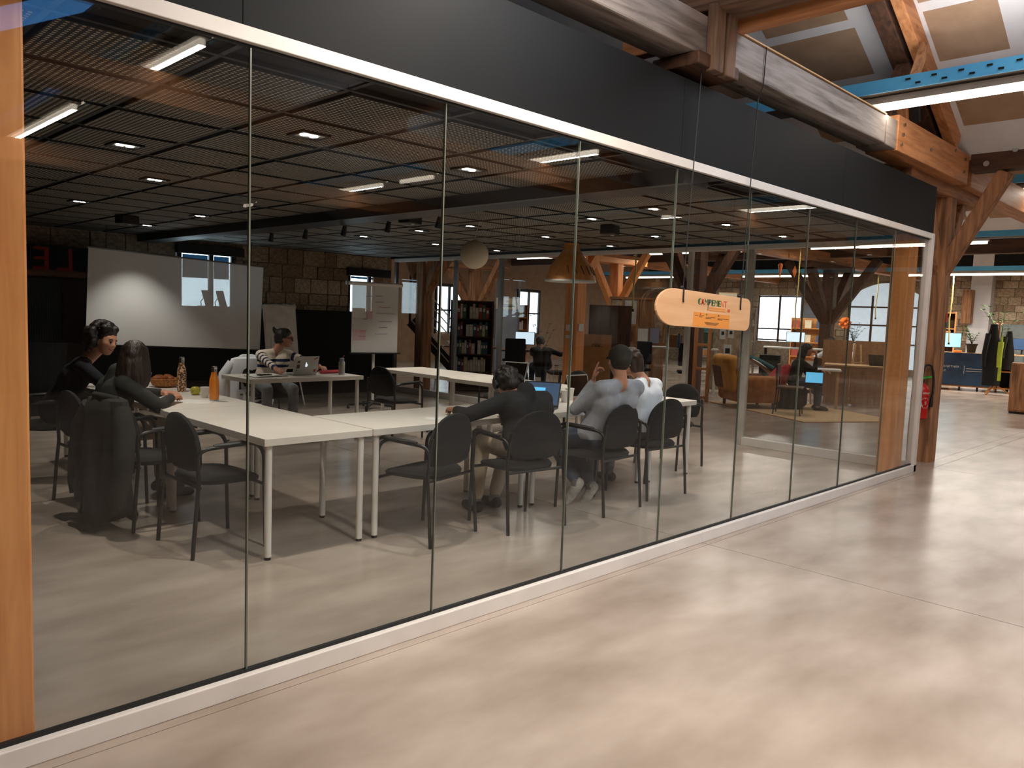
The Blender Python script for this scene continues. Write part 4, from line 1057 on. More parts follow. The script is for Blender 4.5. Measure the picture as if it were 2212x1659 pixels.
def face_parts(body, P, og, smile=False):
    og = V(og); pt = lambda x, y, z: tuple(P(x, y, z)-og)
    for sx in (-1, 1):
        ob('eye', B().ball(pt(sx*.031, .0865, .003), .0105, 10, 7), 'eye', body)
        ob('eyebrow', B().tube([pt(sx*.048, .083, .024), pt(sx*.033, .094, .030), pt(sx*.016, .096, .026)], .0035, 6), 'hair_dark', body)
    if smile:
        ob('mouth', B().tube([pt(-.027, .086, -.048), pt(-.012, .096, -.055), pt(.012, .096, -.055), pt(.027, .086, -.048)], [.003, .0075, .0075, .003], 8), 'lip', body)
        ob('teeth', B().tube([pt(-.017, .096, -.0515), pt(0, .1005, -.054), pt(.017, .096, -.0515)], [.002, .004, .002], 6), 'teeth', body)
    else:
        ob('mouth', B().tube([pt(-.021, .088, -.052), pt(0, .099, -.054), pt(.021, .088, -.052)], [.003, .0055, .003], 8), 'lip', body)
def sitter(label, hip, face, neck, head, look, up, shirt, trouser, shoe, skin, handL=None, handR=None, feet=None, short=False, hair=None, smile=False,
           knees=None, spread=.10, mats=None, curl=(.35, .35), point=None, faceparts=True, voxel=.0115, arm_hint=None, bulk=1.0, name='person', stripes=None, hd=(None, None), collar=False):
    H = V(hip); f = V((math.cos(R(face)), math.sin(R(face)), 0)); s = V((f.y, -f.x, 0)); N = V(neck); z = V((0, 0, 1))     # s = wearer's right
    up_t = (N-H).normalized(); sh = f*0+s
    spine = N-H; chest = H+spine*.68
    body = []
    SL_ = stripes or shirt; sleeve = (stripes and stripes[1]) or shirt; torso = (stripes and stripes[0]) or shirt
    for k in (-1, 1):
        hp = H+s*k*.085; shd = N+s*k*.175-up_t*.055
        body += [(hp+z*.02, .112*bulk, H+spine*.45+s*k*.075, .105*bulk, torso), (H+spine*.45+s*k*.075, .105*bulk, chest+s*k*.09, .115*bulk, torso), (chest+s*k*.09, .11*bulk, N+s*k*.10-up_t*.075, .082*bulk, torso),
                 (N+s*k*.04-up_t*.03, .055, shd, .066*bulk, torso)]
        kn = V(knees[0 if k < 0 else 1]) if knees else hp+f*.43+s*k*(spread-.06)+z*-.03
        ft = V(feet[0 if k < 0 else 1]) if feet else V((kn.x, kn.y, 0))+f*.0
        an = V((ft.x, ft.y, ft.z+.085))
        body += [(hp, .108*bulk, hp+(kn-hp)*.4, .092*bulk, trouser), (hp+(kn-hp)*.4, .092*bulk, kn, .066, trouser), (kn, .066, kn+(an-kn)*.4, .062, trouser), (kn+(an-kn)*.4, .062, an+(kn-an)*.12, .052, trouser),
                 (an+(kn-an)*.1, .04, an-z*.02, .042, 'sock')]
        td = f if not feet or len(feet) < 3 else V(feet[2]).normalized()
        body += [(an-td*.04-z*.04, .042, an+td*.06-z*.045, .042, shoe), (an+td*.06-z*.045, .042, an+td*.15-z*.052, .034, shoe)]
        hand = handL if k < 0 else handR
        if hand is not None:
            hand = V(hand); hint = V(arm_hint[0 if k < 0 else 1]) if arm_hint else (s*k*1.0-z*.30-f*.35)
            E = elbow(shd, hand, .30, .265, hint)
            body += [(shd, .060*bulk, E, .050*bulk, sleeve), (E, .049*bulk, hand+(E-hand)*.12, .036, skin if short else sleeve), (E, .040, hand, .027, skin)]
            if short: body[-3] = (shd, .062*bulk, shd+(E-shd)*.62, .058*bulk, sleeve); body.append((shd, .045, E, .042, skin))
    if collar: body += [(N-up_t*.05-f*.02, .085, N+up_t*.02-f*.025, .074, shirt)]
    caps, P, fr = head_caps(head, look, up, N-up_t*.02, skin)
    body += caps
    og = V((H.x, H.y, 0))
    ms = sorted(set([shirt, trouser, shoe, skin, 'sock']+(mats or [])))
    me = caps_mesh('body', body, voxel, ms, 4, og)
    # hands are finer: grown separately and joined into the same mesh
    for k, hand in ((-1, handL), (1, handR)):
        if hand is None: continue
        hand = V(hand); shd = N+s*k*.175-up_t*.055; hint = V(arm_hint[0 if k < 0 else 1]) if arm_hint else (s*k*1.0-z*.30-f*.35)
        E = elbow(shd, hand, .30, .265, hint); i = 0 if k < 0 else 1
        d, n = hd[i] if hd[i] else ((hand-E)*V((1, 1, .25)), (0, 0, 1))
        hm = caps_mesh('hand', hand_caps(hand, d, n, -k, curl[i], skin, point=(point == k)), .0048, ms, 2, og)
        bm = bmesh.new(); bm.from_mesh(me); bm.from_mesh(hm); bm.to_mesh(me); bm.free(); bpy.data.meshes.remove(hm)
    o = put(name, me, None, None, loc=og); tag(o, label, 'person')
    if faceparts: face_parts(o, P, og, smile)
    return o, P, fr, og, (s, f)
def hair_mesh(o, og, caps, mat, voxel=.010, it=2, name='hair'):
    return put(name, caps_mesh(name, [(*c, mat) for c in caps], voxel, [mat], it, og), None, o)
def skull_cap(P, back=1.0, low=-.03, r=.012):
    c = [(P(0, -.022, .036), .090, P(0, .008, .044), .084), (P(0, -.05, .01), .072*back, P(0, -.055, low), .06*back)]
    for k in (-1, 1): c += [(P(k*.05, -.02, .02), .044, P(k*.055, -.03, low), .034), (P(k*.03, .05, .075), .03, P(k*.062, .02, .05), .026)]
    return c

# --- curly-haired person leaning to the right, smiling
o, P, fr, og, _ = sitter('smiling person with dark curly hair in a navy top leaning over the far left table', (1.92, 7.32, .56), -15, (2.10, 7.08, 1.00), (2.19, 6.93, 1.16), (.56, -.82, -.14), (.30, -.1, 1),
    'navy', 'blackcloth', 'shoe_black', 'skin', (2.42, 7.30, .785), (2.40, 6.95, .785), smile=True)
rnd = random.Random(4); cs = skull_cap(P)
for i in range(150):
    a = rnd.uniform(0, 2*math.pi); e = rnd.uniform(-.5, 1.45); x, y, z = math.cos(e)*math.cos(a), math.cos(e)*math.sin(a), math.sin(e)
    if y > .15 and z < .60: continue
    q = P(x*.122, -.025+y*.118, .035+z*.115); r_ = rnd.uniform(.018, .034); cs.append((q, r_, q, r_))
for i in range(26):
    a = rnd.uniform(1.1, 1.95)*math.pi; q = P(math.cos(a)*.085, math.sin(a)*.085-.015, rnd.uniform(-.12, -.02)); cs.append((q, .024, q, .024))
hair_mesh(o, og, cs, 'hair_dark', .0075, 1)
# --- long-haired person seen from behind
o, P, fr, og, _ = sitter('person with long straight dark hair and a dark olive jacket seen from behind', (1.97, 6.22, .56), -6, (2.06, 6.14, .95), (2.13, 6.06, 1.09), (.45, .88, -.12), (.05, .05, 1),
    'olive', 'khaki', 'shoe_black', 'skin', (2.44, 6.32, .785), (2.37, 5.98, .785), bulk=1.06, collar=True)
cs = skull_cap(P)
rnd = random.Random(6)
for i in range(30):
    a = math.pi*(.06+.88*i/29)+math.pi; x, y = math.cos(a)*.082, math.sin(a)*.082; L_ = rnd.uniform(.20, .27); w_ = rnd.uniform(.9, 1.12)
    cs.append((P(x*.85, y*.8-.01, .055), .026, P(x*1.08*w_, y*1.02*w_-.018, -.06), .021)); cs.append((P(x*1.08*w_, y*1.02*w_-.018, -.06), .021, P(x*1.22*w_, y*1.05*w_-.022, -.15), .018))
    cs.append((P(x*1.22*w_, y*1.05*w_-.022, -.15), .018, P(x*1.12*w_, y*w_-.03, -L_), .007))
hair_mesh(o, og, cs, 'hair_long', .0085, 1)
# --- person in the black jacket with headphones, bent over the front table
o, P, fr, og, _ = sitter('person in a black jacket and beige trousers bent over the front table', (4.10, 3.88, .56), 80, (4.15, 4.00, .925), (4.10, 4.12, .995), (.40, .80, -.50), (.0, .5, 1),
    'blackcloth', 'khaki', 'shoe_black', 'skin2', (3.80, 4.36, .785), (4.44, 4.36, .785), feet=((3.98, 4.30, 0), (4.19, 4.32, 0)), bulk=1.12, collar=True)
rnd = random.Random(9); cs = skull_cap(P)
for i in range(70):
    a = rnd.uniform(0, 2*math.pi); e = rnd.uniform(-.35, 1.45); x, y, z = math.cos(e)*math.cos(a), math.cos(e)*math.sin(a), math.sin(e)
    if y > .35 and z < .6: continue
    q = P(x*.093, -.015+y*.095, .03+z*.093); cs.append((q, .017, q, .017))
hair_mesh(o, og, cs, 'hair_dark', .008, 1)
hp = thing('headphones', 'black headphones around the head of the person in the black jacket', 'headphones', og)
pt = lambda x, y, z: tuple(P(x, y, z)-og)
ob('headband', B().tube([pt(.102*math.cos(a), -.01, .02+.122*math.sin(a)) for a in [math.pi*i/12 for i in range(13)]], .007, 8), 'black', hp)
for k in (-1, 1): ob('ear_cup', B().cyl(pt(k*.092, -.01, .005), pt(k*.115, -.01, .005), .036, n=16), 'plastic', hp)
cab = [P(.11, 0, -.03), P(.16, .05, -.14), P(.2, .0, -.24), P(.12, -.06, -.30), P(.05, -.02, -.34)]
ob('cable', B().tube([tuple(c-og) for c in cab], .0022, 5), 'paper2', hp)
# --- man with the cap, grey sweatshirt, hand at his face
o, P, fr, og, _ = sitter('man with a brown cap and grey sweatshirt leaning back with a hand at his face', (4.89, 3.86, .57), 78, (4.88, 3.66, 1.015), (4.89, 3.70, 1.165), (.60, .78, -.14), (0, -.08, 1),
    'greyknit', 'denim', 'shoe_white', 'skin', (4.84, 3.91, 1.00), (5.18, 4.10, .80), feet=((4.79, 3.99, .10), (4.95, 3.97, .05), (-.25, .45, -.85)), knees=((4.78, 4.27, .50), (5.02, 4.29, .49)),
    curl=(.75, .35), point=-1, hd=(((.15, -.10, .9), (-.5, .8, .1)), None), arm_hint=((-.3, .9, -1), (.5, -.2, -1)), bulk=1.05, mats=['sole'])
cp = thing('cap', 'plain brown cap on the man in the grey sweatshirt', 'cap', og)
cs = [(P(0, -.022, .048), .092, P(0, .012, .048), .088), (P(0, -.045, .02), .082, P(0, -.04, .005), .078)]
put('crown', caps_mesh('crown', [(*c, 'cap') for c in cs], .009, ['cap'], 3, og), None, cp)
br = []
for i in range(9):
    a = -1.1+2.2*i/8; br.append((math.sin(a)*.085, .09+math.cos(a)*.085))
bb = B(); n = len(br); bb.add([tuple(P(x, y, .042-.10*x*x*8)-og) for x, y in br]+[tuple(P(x*.95, .07, .05)-og) for x, y in br]+[tuple(P(x, y, .036-.10*x*x*8)-og) for x, y in br]+[tuple(P(x*.95, .07, .042)-og) for x, y in br],
    [(i, i+1, n+i+1, n+i) for i in range(n-1)]+[(2*n+i, 3*n+i, 3*n+i+1, 2*n+i+1) for i in range(n-1)]+[(i, 2*n+i, 2*n+i+1, i+1) for i in range(n-1)]); ob('visor', bb, 'cap', cp)
# --- man in the white shirt
o, P, fr, og, _ = sitter('man with brown hair in a white shirt beside the man with the cap', (5.63, 3.97, .56), 92, (5.63, 3.98, .98), (5.56, 4.09, 1.12), (-.55, .80, -.22), (-.1, .1, 1),
    'whitetee', 'jeanpale', 'shoe_black', 'skin', (5.35, 4.42, .785), (5.86, 4.42, .785), short=True, bulk=1.03)
cs = skull_cap(P, 1.0, -.055); rnd = random.Random(2)
for i in range(40):
    a = rnd.uniform(0, 2*math.pi); e = rnd.uniform(-.1, 1.45); x, y, z = math.cos(e)*math.cos(a), math.cos(e)*math.sin(a), math.sin(e)
    if y > .4 and z < .5: continue
    q = P(x*.094, -.012+y*.096, .034+z*.092); cs.append((q, .018, q, .018))
hair_mesh(o, og, cs, 'hair_brown', .008, 2)
# --- presenter with hair bun, glasses and striped sweater
def strp_t(t, c): return ['navystripe' if (.83 < zz < .865 or .765 < zz < .795 or .66 < zz < .69) else 'cream' for zz in c[:, 2]]
def strp_a(t, c): return ['navystripe' if (k % .34) > .20 else 'cream' for k in t]
o, P, fr, og, _ = sitter('presenter with a hair bun and glasses in a cream sweater with navy stripes', (4.66, 8.82, .56), -100, (4.72, 8.76, .965), (4.80, 8.72, 1.115), (.85, -.50, -.08), (.02, 0, 1),
    'cream', 'jeanpale', 'shoe_black', 'skin2', (5.00, 8.22, .80), (4.42, 8.20, .79), mats=['navystripe'], stripes=(strp_t, strp_a), bulk=.96, spread=.13)
cs = skull_cap(P, .95)+[(P(0, -.105, .075), .030, P(0, -.115, .09), .026), (P(.01, -.13, .10), .012, P(.02, -.135, .125), .008), (P(-.02, -.12, .11), .010, P(-.03, -.125, .135), .006), (P(0, -.06, -.05), .03, P(.01, -.07, -.085), .012)]
hair_mesh(o, og, cs, 'hair_dark', .008, 2)
pt = lambda x, y, z: tuple(P(x, y, z)-og)
gl = thing('glasses', 'dark-rimmed glasses worn by the presenter', 'glasses', og)
for k in (-1, 1):
    ob('rim', B().tube([pt(k*.033+.026*math.cos(a), .104, .003+.021*math.sin(a)) for a in [2*math.pi*i/14 for i in range(15)]], .0032, 6, cap=False), 'black', gl)
    ob('lens', B().tube([pt(k*.033, .1035, .003), pt(k*.033, .1045, .003)], .025, 14), 'screen_off', gl)
    ob('temple', B().tube([pt(k*.058, .10, .01), pt(k*.083, .04, .01), pt(k*.084, -.02, .004)], .003, 6), 'black', gl)
ob('bridge', B().tube([pt(-.01, .106, .006), pt(.01, .106, .006)], .003, 6), 'black', gl)

# --- person in an armchair of the lounge, chin on her hand
o, P, fr, og, _ = sitter('woman with long dark hair in a black top resting her chin on her hand', (13.55, 6.35, .50), -60, (13.58, 6.25, .92), (13.62, 6.17, 1.07), (.62, -.72, -.15), (0, 0, 1),
    'blackcloth', 'denim', 'shoe_black', 'skin', (13.86, 5.96, .70), (13.70, 6.02, .95), arm_hint=((.3, .3, -1), (0, -.4, -1)), curl=(.4, .8), hd=(None, ((0, .1, 1), (.5, -.7, 0))), voxel=.013)
cs = skull_cap(P)
for i in range(11):
    a = math.pi*(.10+.80*i/10)+math.pi; x, y = math.cos(a)*.088, math.sin(a)*.085
    cs.append((P(x*.9, y*.8-.01, .05), .036, P(x*1.1, y*1.05-.02, -.10), .034)); cs.append((P(x*1.1, y-.02, -.1), .034, P(x*1.2, y-.03, -.24), .02))
hair_mesh(o, og, cs, 'hair_dark', .011, 2)
# --- three people at far desks
o, P, fr, og, _ = sitter('person with dark hair in a pale blue shirt at a desk below the wide monitor', (17.55, 7.30, .56), 150, (17.50, 7.34, 1.0), (17.45, 7.36, 1.15), (-.8, .5, -.1), (0, 0, 1), 'whitetee', 'denim', 'shoe_black', 'skin2', (17.2, 7.4, .80), (17.25, 7.65, .80), voxel=.016, faceparts=False)
hair_mesh(o, og, skull_cap(P), 'hair_dark', .012, 1)
o, P, fr, og, _ = sitter('dark-haired person behind the blue banner in front of the bright monitor', (22.9, 7.0, .56), 10, (22.95, 7.0, .98), (23.0, 7.0, 1.16), (1, .05, -.1), (0, 0, 1), 'navy', 'denim', 'shoe_black', 'skin', (23.3, 6.8, .8), (23.3, 7.2, .8), voxel=.016, faceparts=False)
hair_mesh(o, og, skull_cap(P), 'hair_dark', .012, 1)
o, P, fr, og, _ = sitter('person in dark clothes at the bright screen behind the right table row', (11.5, 10.6, .52), 55, (11.6, 10.75, .86), (11.68, 10.86, .98), (.5, .8, -.35), (0, 0, 1), 'blackcloth', 'denim', 'shoe_black', 'skin2', (11.9, 11.0, .78), (12.0, 10.85, .78), voxel=.016, faceparts=False)
hair_mesh(o, og, skull_cap(P), 'hair_dark', .012, 1)
# ================================================================== OPEN OFFICE BEYOND THE SIDE GLAZING
def cam_rz(x, y): return math.atan2(y, x)-math.pi/2      # local -y looks back along the aisle
def desk(label, x, y, rz, w_=1.4, d_=.7, h=.74, top='lightwood', leg='black', name='office_desk', panel=None):
    t = thing(name, label, 'desk', (x, y, 0), rz)
    ob('desktop', B().box(-w_/2, w_/2, -d_/2, d_/2, h-.03, h), top, t, bev=.003)
    for sx in (-1, 1):
        for sy in (-1, 1): ob('leg', B().box(sx*(w_/2-.05)-.02, sx*(w_/2-.05)+.02, sy*(d_/2-.05)-.02, sy*(d_/2-.05)+.02, 0, h-.03), leg, t)
    if panel: ob('front_panel', B().box(-w_/2+.02, w_/2-.02, -d_/2+.01, -d_/2+.03, .12, h-.04), panel, t)
    return t
def monitor(label, x, y, z, rz, w_=.55, h=.33, scr='screen_white', name='monitor'):
    t = thing(name, label, 'monitor', (x, y, z), rz)
    ob('stand', B().box(-.11, .11, -.07, .07, 0, .012).box(-.02, .02, .02, .04, .012, .2), 'plastic', t)
    c = ob('casing', B().box(-w_/2, w_/2, -.01, .025, .12, .12+h), 'plastic', t, bev=.005)
    ob('display', B().box(-w_/2+.012, w_/2-.012, -.013, -.010, .132, .12+h-.012), scr, c)
    return t
def office_chair(label, x, y, rz, mat='blackfab', high=1.05):
    t = thing('office_chair', label, 'chair', (x, y, 0), rz, 'black swivel chairs of the office')
    ob('seat', B().box(-.23, .23, -.22, .22, .44, .50), mat, t, bev=.025, seg=3)
    ob('backrest', B().box(-.21, .21, -.24, -.19, .58, high), mat, t, bev=.022, seg=3)
    ob('back_bar', B().tube([(0, 0, .43), (0, -.24, .45), (0, -.25, .62)], .016, 8), 'plastic', t); ob('gas_lift', B().cyl((0, 0, .1), (0, 0, .44), .025, n=10), 'plastic', t)
    for i in range(5):
        a = 2*math.pi*i/5; e = (.27*math.cos(a), .27*math.sin(a), .07); l = ob('base_arm', B().beam((0, 0, .1), e, .035, .025), 'plastic', t); ob('castor', B().ball((e[0], e[1], .03), .03, 8, 6), 'plastic', l)
    return t
def crate(label, x, y, z, w_, d_, h, mat='cardboard', rz=0, name='cardboard_box', txt=False):
    t = thing(name, label, 'box', (x, y, z), rz)
    ob('body', B().box(-w_/2, w_/2, -d_/2, d_/2, 0, h), mat, t, bev=.004); ob('tape', B().box(-.025, .025, -d_/2-.001, d_/2+.001, h-.001, h+.002), 'bookcream', t)
    ob('flap_line', B().box(-w_/2, w_/2, -.002, .002, h-.001, h+.0015), 'brownleather', t)
    if txt: ob('print_mark', B().box(-w_*.25, w_*.25, -d_/2-.002, -d_/2, h*.3, h*.6), 'paper2', t)
    return t
def plant(label, x, y, z, n, hgt, spread, pot='terracotta', leaf='leaf', seed=1, big=.10):
    t = thing('potted_plant', label, 'plant', (x, y, z)); rnd = random.Random(seed)
    ob('pot', B().lathe([(.09, 0), (.125, .2), (.14, .2), (.14, .235), (.12, .235), (.11, .2), (.001, .19)], n=20), pot, t, smooth=True)
    for i in range(n):
        a = rnd.uniform(0, 6.28); h = hgt*rnd.uniform(.55, 1); s = spread*rnd.uniform(.4, 1); d = V((math.cos(a), math.sin(a), 0))
        pts = [V((0, 0, .19))+d*s*(k/5)**1.6+V((0, 0, h*k/5)) for k in range(6)]
        st = ob('stem', B().tube(pts, [.008, .007, .006, .005, .004, .003], 6), leaf, t)
        for k in range(2, 6):
            for sg in (-1, 1):
                p = pts[k]; sd = V((-d.y, d.x, 0))*sg; q = p+(sd*.8+d*.5+V((0, 0, .15))).normalized()*big*rnd.uniform(.7, 1.3); nrm = V((0, 0, 1))
                mid = (p+q)/2+V((0, 0, .02)); wv = (q-p).cross(nrm).normalized()*big*.24
                ob('leaf', B().add([p, mid+wv, q, mid-wv, mid+V((0, 0, -.006))], [(0, 1, 4), (1, 2, 4), (2, 3, 4), (3, 0, 4)]), leaf, st)
    return t
# --- lounge: rug, armchair, chair, small table
ax = V((-1.25, -2.4, 0)).normalized(); bx_ = V((2.4, -1.25, 0)).normalized(); c0 = V((13.1, 7.75, 0))
m = MX(((ax.x, bx_.x, 0, c0.x), (ax.y, bx_.y, 0, c0.y), (0, 0, 1, 0), (0, 0, 0, 1)))
rg = tag(ob('rug', B().box(0, 2.75, 0, 1.9, 0, .012, m), 'rug', None, bev=.003), 'flat beige rug under the lounge armchair', 'rug')
ob('border', B().box(-.02, 2.77, -.02, 0, 0, .011, m).box(-.02, 2.77, 1.9, 1.92, 0, .011, m).box(-.02, 0, 0, 1.9, 0, .011, m).box(2.75, 2.77, 0, 1.9, 0, .011, m), 'tanleather', rg)
t = thing('armchair', 'large worn leather armchair in tan and mustard patches', 'armchair', (13.05, 6.95, .012), R(-128))
def soft(w0, w1, d0, d1, z0, z1, r_, mat, name, rot=None):
    bb = B(); bb.box(w0, w1, d0, d1, z0, z1, rot); return ob(name, bb, mat, t, bev=r_, seg=4, smooth=True)
soft(-.40, .40, -.36, .40, .10, .30, .05, 'tanleather', 'base'); soft(-.30, .30, -.26, .44, .30, .45, .06, 'tanleather', 'seat_cushion')
mr = MX.Translation((0, -.34, .28)) @ MX.Rotation(R(12), 4, 'X')
soft(-.40, .40, -.12, .10, 0, .66, .09, 'mustard', 'backrest', mr); soft(-.41, .05, -.13, .0, .05, .5, .06, 'brownleather', 'back_patch', mr)
for k in (-1, 1):
    soft(k*.36-.10, k*.36+.10, -.40, .42, .10, .58, .085, 'tanleather', 'armrest'); ob('wing', B().ball((k*.36, -.30, .68), (.10, .14, .22), 14, 10), 'brownleather' if k < 0 else 'mustard', t, smooth=True)
for k in (-1, 1):
    for q in (-.3, .34): ob('foot', B().cyl((k*.33, q, 0), (k*.33, q, .10), .025, .03, n=10), 'darkwood_z', t)
t = thing('blanket', 'teal and white blanket thrown over the armchair', 'blanket', (13.28, 6.85, .55), R(-128))
bb = B(); n = 9; vs = []; 
for i in range(n):
    for j in range(n):
        u, v_ = i/(n-1), j/(n-1); vs.append((-.30+.5*u, -.25+.55*v_, .36-.30*v_**1.3-.05*u+.02*math.sin(9*u+5*v_)))
bb.add(vs+[(a, c, z-.012) for a, c, z in vs], [(i*n+j, i*n+j+1, (i+1)*n+j+1, (i+1)*n+j) for i in range(n-1) for j in range(n-1)]+[(n*n+i*n+j, n*n+(i+1)*n+j, n*n+(i+1)*n+j+1, n*n+i*n+j+1) for i in range(n-1) for j in range(n-1)])
ob('cloth', bb, 'paper2', t, smooth=True); ob('stripe', B().tube([(-.28, -.2, .375), (-.1, .0, .30), (.12, .2, .17)], .03, 8), 'teal', t)
t = thing('red_jacket', 'crumpled red jacket between armchair and seated woman', 'jacket', (13.32, 6.55, .42))
put('body', caps_mesh('body', [(( -.1, 0, .12), .12, (.06, -.04, .22), .13, 'pinkred'), ((.05, -.05, .1), .11, (.12, -.12, .30), .09, 'pinkred'), ((-.12, .08, .05), .09, (0, 0, .05), .12, 'pinkred'), ((.0, -.1, -.1), .1, (.05, 0, .05), .1, 'pinkred')], .016, ['pinkred'], 2), None, t)
ob('sleeve', B().tube([(.12, -.12, .28), (.2, -.16, .15), (.18, -.2, 0), (.14, -.2, -.12)], [.06, .055, .05, .045], 10), 'pinkred', t, smooth=True)
t = thing('pouf', 'low dark pouf under the seated woman', 'seat', (13.52, 6.38, .012))
ob('cushion', B().lathe([(.26, .05), (.30, .1), (.30, .34), (.25, .40), (.001, .41)], n=24), 'blackfab', t, smooth=True); ob('foot_ring', B().lathe([(.2, 0), (.22, .05)], n=20), 'black', t)
t = thing('tablet_glow', 'small laptop with a glowing blue screen on the woman\'s lap', 'laptop', (13.58, 5.98, .50), R(114))
ob('base', B().box(-.15, .15, -.1, .1, 0, .015), 'laptop_dark', t); ob('lid', B().box(-.15, .15, .1, .112, .0, .2), 'laptop_dark', t); ob('display', B().box(-.14, .14, .113, .116, .01, .19), 'glow_blue', t)
def wood_chair(label, x, y, rz, seat='brownleather', legm='steelblack', back='brownleather'):
    t = thing('side_chair', label, 'chair', (x, y, .012), rz)
    ob('seat', B().box(-.22, .22, -.21, .21, .43, .47), seat, t, bev=.018, seg=3); ob('backrest', B().box(-.21, .21, -.22, -.19, .60, .84), back, t, bev=.03, seg=3)
    for sx in (-1, 1):
        ob('leg', B().tube([(sx*.21, .20, 0), (sx*.2, .18, .43)], .011, 8), legm, t); ob('leg', B().tube([(sx*.21, -.23, 0), (sx*.2, -.19, .43), (sx*.19, -.205, .82)], .011, 8), legm, t)
    return t
wood_chair('brown chair with thin metal legs in front of the lounge table', 12.6, 5.95, R(-160))
t = desk('white-topped table with round wooden legs in the lounge', 14.3, 6.35, cam_rz(14.3, 6.35), 1.0, .6, .72, 'white', 'lightwood', 'lounge_table')
t = thing('white_chair', 'white shell chair behind the lounge table', 'chair', (14.75, 6.75, 0), cam_rz(14.7, 6.7)+math.pi)
ob('shell', B().loft([[(x*sc, y, z) for x, z in ((-.2, .45), (.2, .45), (.22, .6), (.2, .82), (-.2, .82), (-.22, .6))] for y, sc in ((-.22, 1), (-.19, 1))]), 'white', t); ob('seat', B().box(-.2, .2, -.2, .22, .42, .45), 'white', t, bev=.01)
for sx in (-1, 1):
    for sy in (-1, 1): ob('leg', B().cyl((sx*.2, sy*.2, 0), (sx*.16, sy*.16, .42), .014, n=8), 'lightwood', t)
# --- wood-panelled counter and things around it
rz = cam_rz(15.6, 6.2)
t = thing('plywood_counter', 'brown plywood counter with plain front panels reflected in the floor', 'counter', (15.75, 6.0, 0), rz)
for k in range(3): ob('front_panel', B().box(-.62+.42*k, -.62+.42*(k+1)-.006, -.35, -.33, .02, .74), 'particle', t)
ob('side_panel', B().box(.64, .66, -.35, .35, .02, .74), 'particle', t); ob('side_panel', B().box(-.66, -.63, -.35, .35, .02, .74), 'particle', t); ob('worktop', B().box(-.68, .68, -.37, .37, .74, .77), 'lightwood', t, bev=.003)
laptop('open grey laptop at the right end of the plywood counter', (16.0, 5.75, .77), rz+2.6, 'screen_off', 'laptop_dark')
t = thing('wood_partition', 'brown chipboard partition rising behind the plywood counter', 'partition', (17.2, 6.75, 0), rz)
ob('panel', B().box(-.62, -.02, -.02, .02, .04, 1.22), 'particle', t); ob('panel', B().box(.02, .62, -.02, .02, .04, 1.22), 'particle', t); ob('foot_rail', B().box(-.64, .64, -.14, .14, 0, .04), 'black', t)
t = thing('wooden_ladder', 'small pale wooden easel leaning at the chipboard partition', 'easel', (16.9, 6.55, 0), rz)
for k in (-1, 1): ob('leg', B().beam((k*.14, -.05, 0), (k*.05, .12, 1.15), .03, .03), 'lightwood', t)
for z in (.4, .75): ob('rung', B().box(-.12, .12, .0, .03, z, z+.03), 'lightwood', t)
# desks with monitors in the right half of the office
desk('pale desk with a wide monitor left of the forked dark column', 17.9, 8.35, cam_rz(17.9, 8.35), 1.5, .7, .98, 'white', 'black')
monitor('wide bright lavender monitor on the pale standing desk', 17.9, 8.4, .98, cam_rz(17.9, 8.4), .42, .25)
sheet('paper_note', 'white paper taped below the wide monitor', 17.7, 8.2, .4, .21, .3, 'paper', .985)
crate('dark tower computer between window and lounge', 17.1, 8.6, 0, .4, .45, .8, 'blackfab', .4, 'computer_tower')
monitor('dark monitor beside the tower computer', 16.45, 9.25, .8, cam_rz(16.45, 9.25), .5, .3, 'screen_blue')
desk('low desk under the dark monitor', 16.45, 9.25, cam_rz(16.45, 9.25), .8, .6, .8, 'lightwood', 'black')
# orange wall panel and mask-like decoration near the far wall
t = thing('orange_shelf', 'orange wooden shelf standing before the far stone wall', 'shelf', (24.6, 11.0, 0), cam_rz(24.6, 11))
ob('side_panel', B().box(-.65, -.62, -.15, .15, 0, 1.75), 'honey', t); ob('side_panel', B().box(.62, .65, -.15, .15, 0, 1.75), 'honey', t); ob('back_panel', B().box(-.62, .62, .12, .15, 0, 1.75), 'honey', t)
for z in (.05, .5, .95, 1.4): ob('shelf_board', B().box(-.62, .62, -.15, .12, z, z+.03), 'honey', t)
rnd = random.Random(5)
for i in range(9):
    z = (.53, .98, 1.43)[i % 3]; lx = -.5+.36*(i//3); m = MX.Translation((24.6, 11.0, 0)) @ MX.Rotation(cam_rz(24.6, 11), 4, 'Z'); p = m @ V((lx, -.02, z))
    crate(['red', 'cream', 'blue'][i // 3]+' file box on the '+['lower', 'middle', 'upper'][i % 3]+' board of the orange shelf', p.x, p.y, z, .2, .2, rnd.uniform(.16, .26), ['bookred', 'bookcream', 'bookblue'][i//3], cam_rz(24.6, 11), 'file_box')
t = thing('flower_ball', 'orange ball-shaped ornament on a pole right of the orange shelf', 'ornament', (24.4, 9.9, 0))
ob('pole', B().cyl((0, 0, .02), (0, 0, 1.5), .015, n=8), 'black', t); ob('base', B().lathe([(.18, 0), (.18, .02)], n=16), 'black', t)
cs = []
for i in range(26): a = random.uniform(0, 6.28); e = random.uniform(-1.4, 1.4); q = V((.15*math.cos(e)*math.cos(a), .15*math.cos(e)*math.sin(a), 1.62+.15*math.sin(e))); cs.append((q, .05, q, .05, 'orange'))
put('petals', caps_mesh('petals', cs, .02, ['orange'], 1), None, t)
t = thing('alcove_niche', 'tall arched grey niche board against the stone wall', 'board', (26.5, 11.75, 0), R(-90))
pts = [(-.45, 0), (.45, 0)]+[(.45*math.cos(a), 2.0+.45*math.sin(a)) for a in [math.pi*i/12 for i in range(13)]]
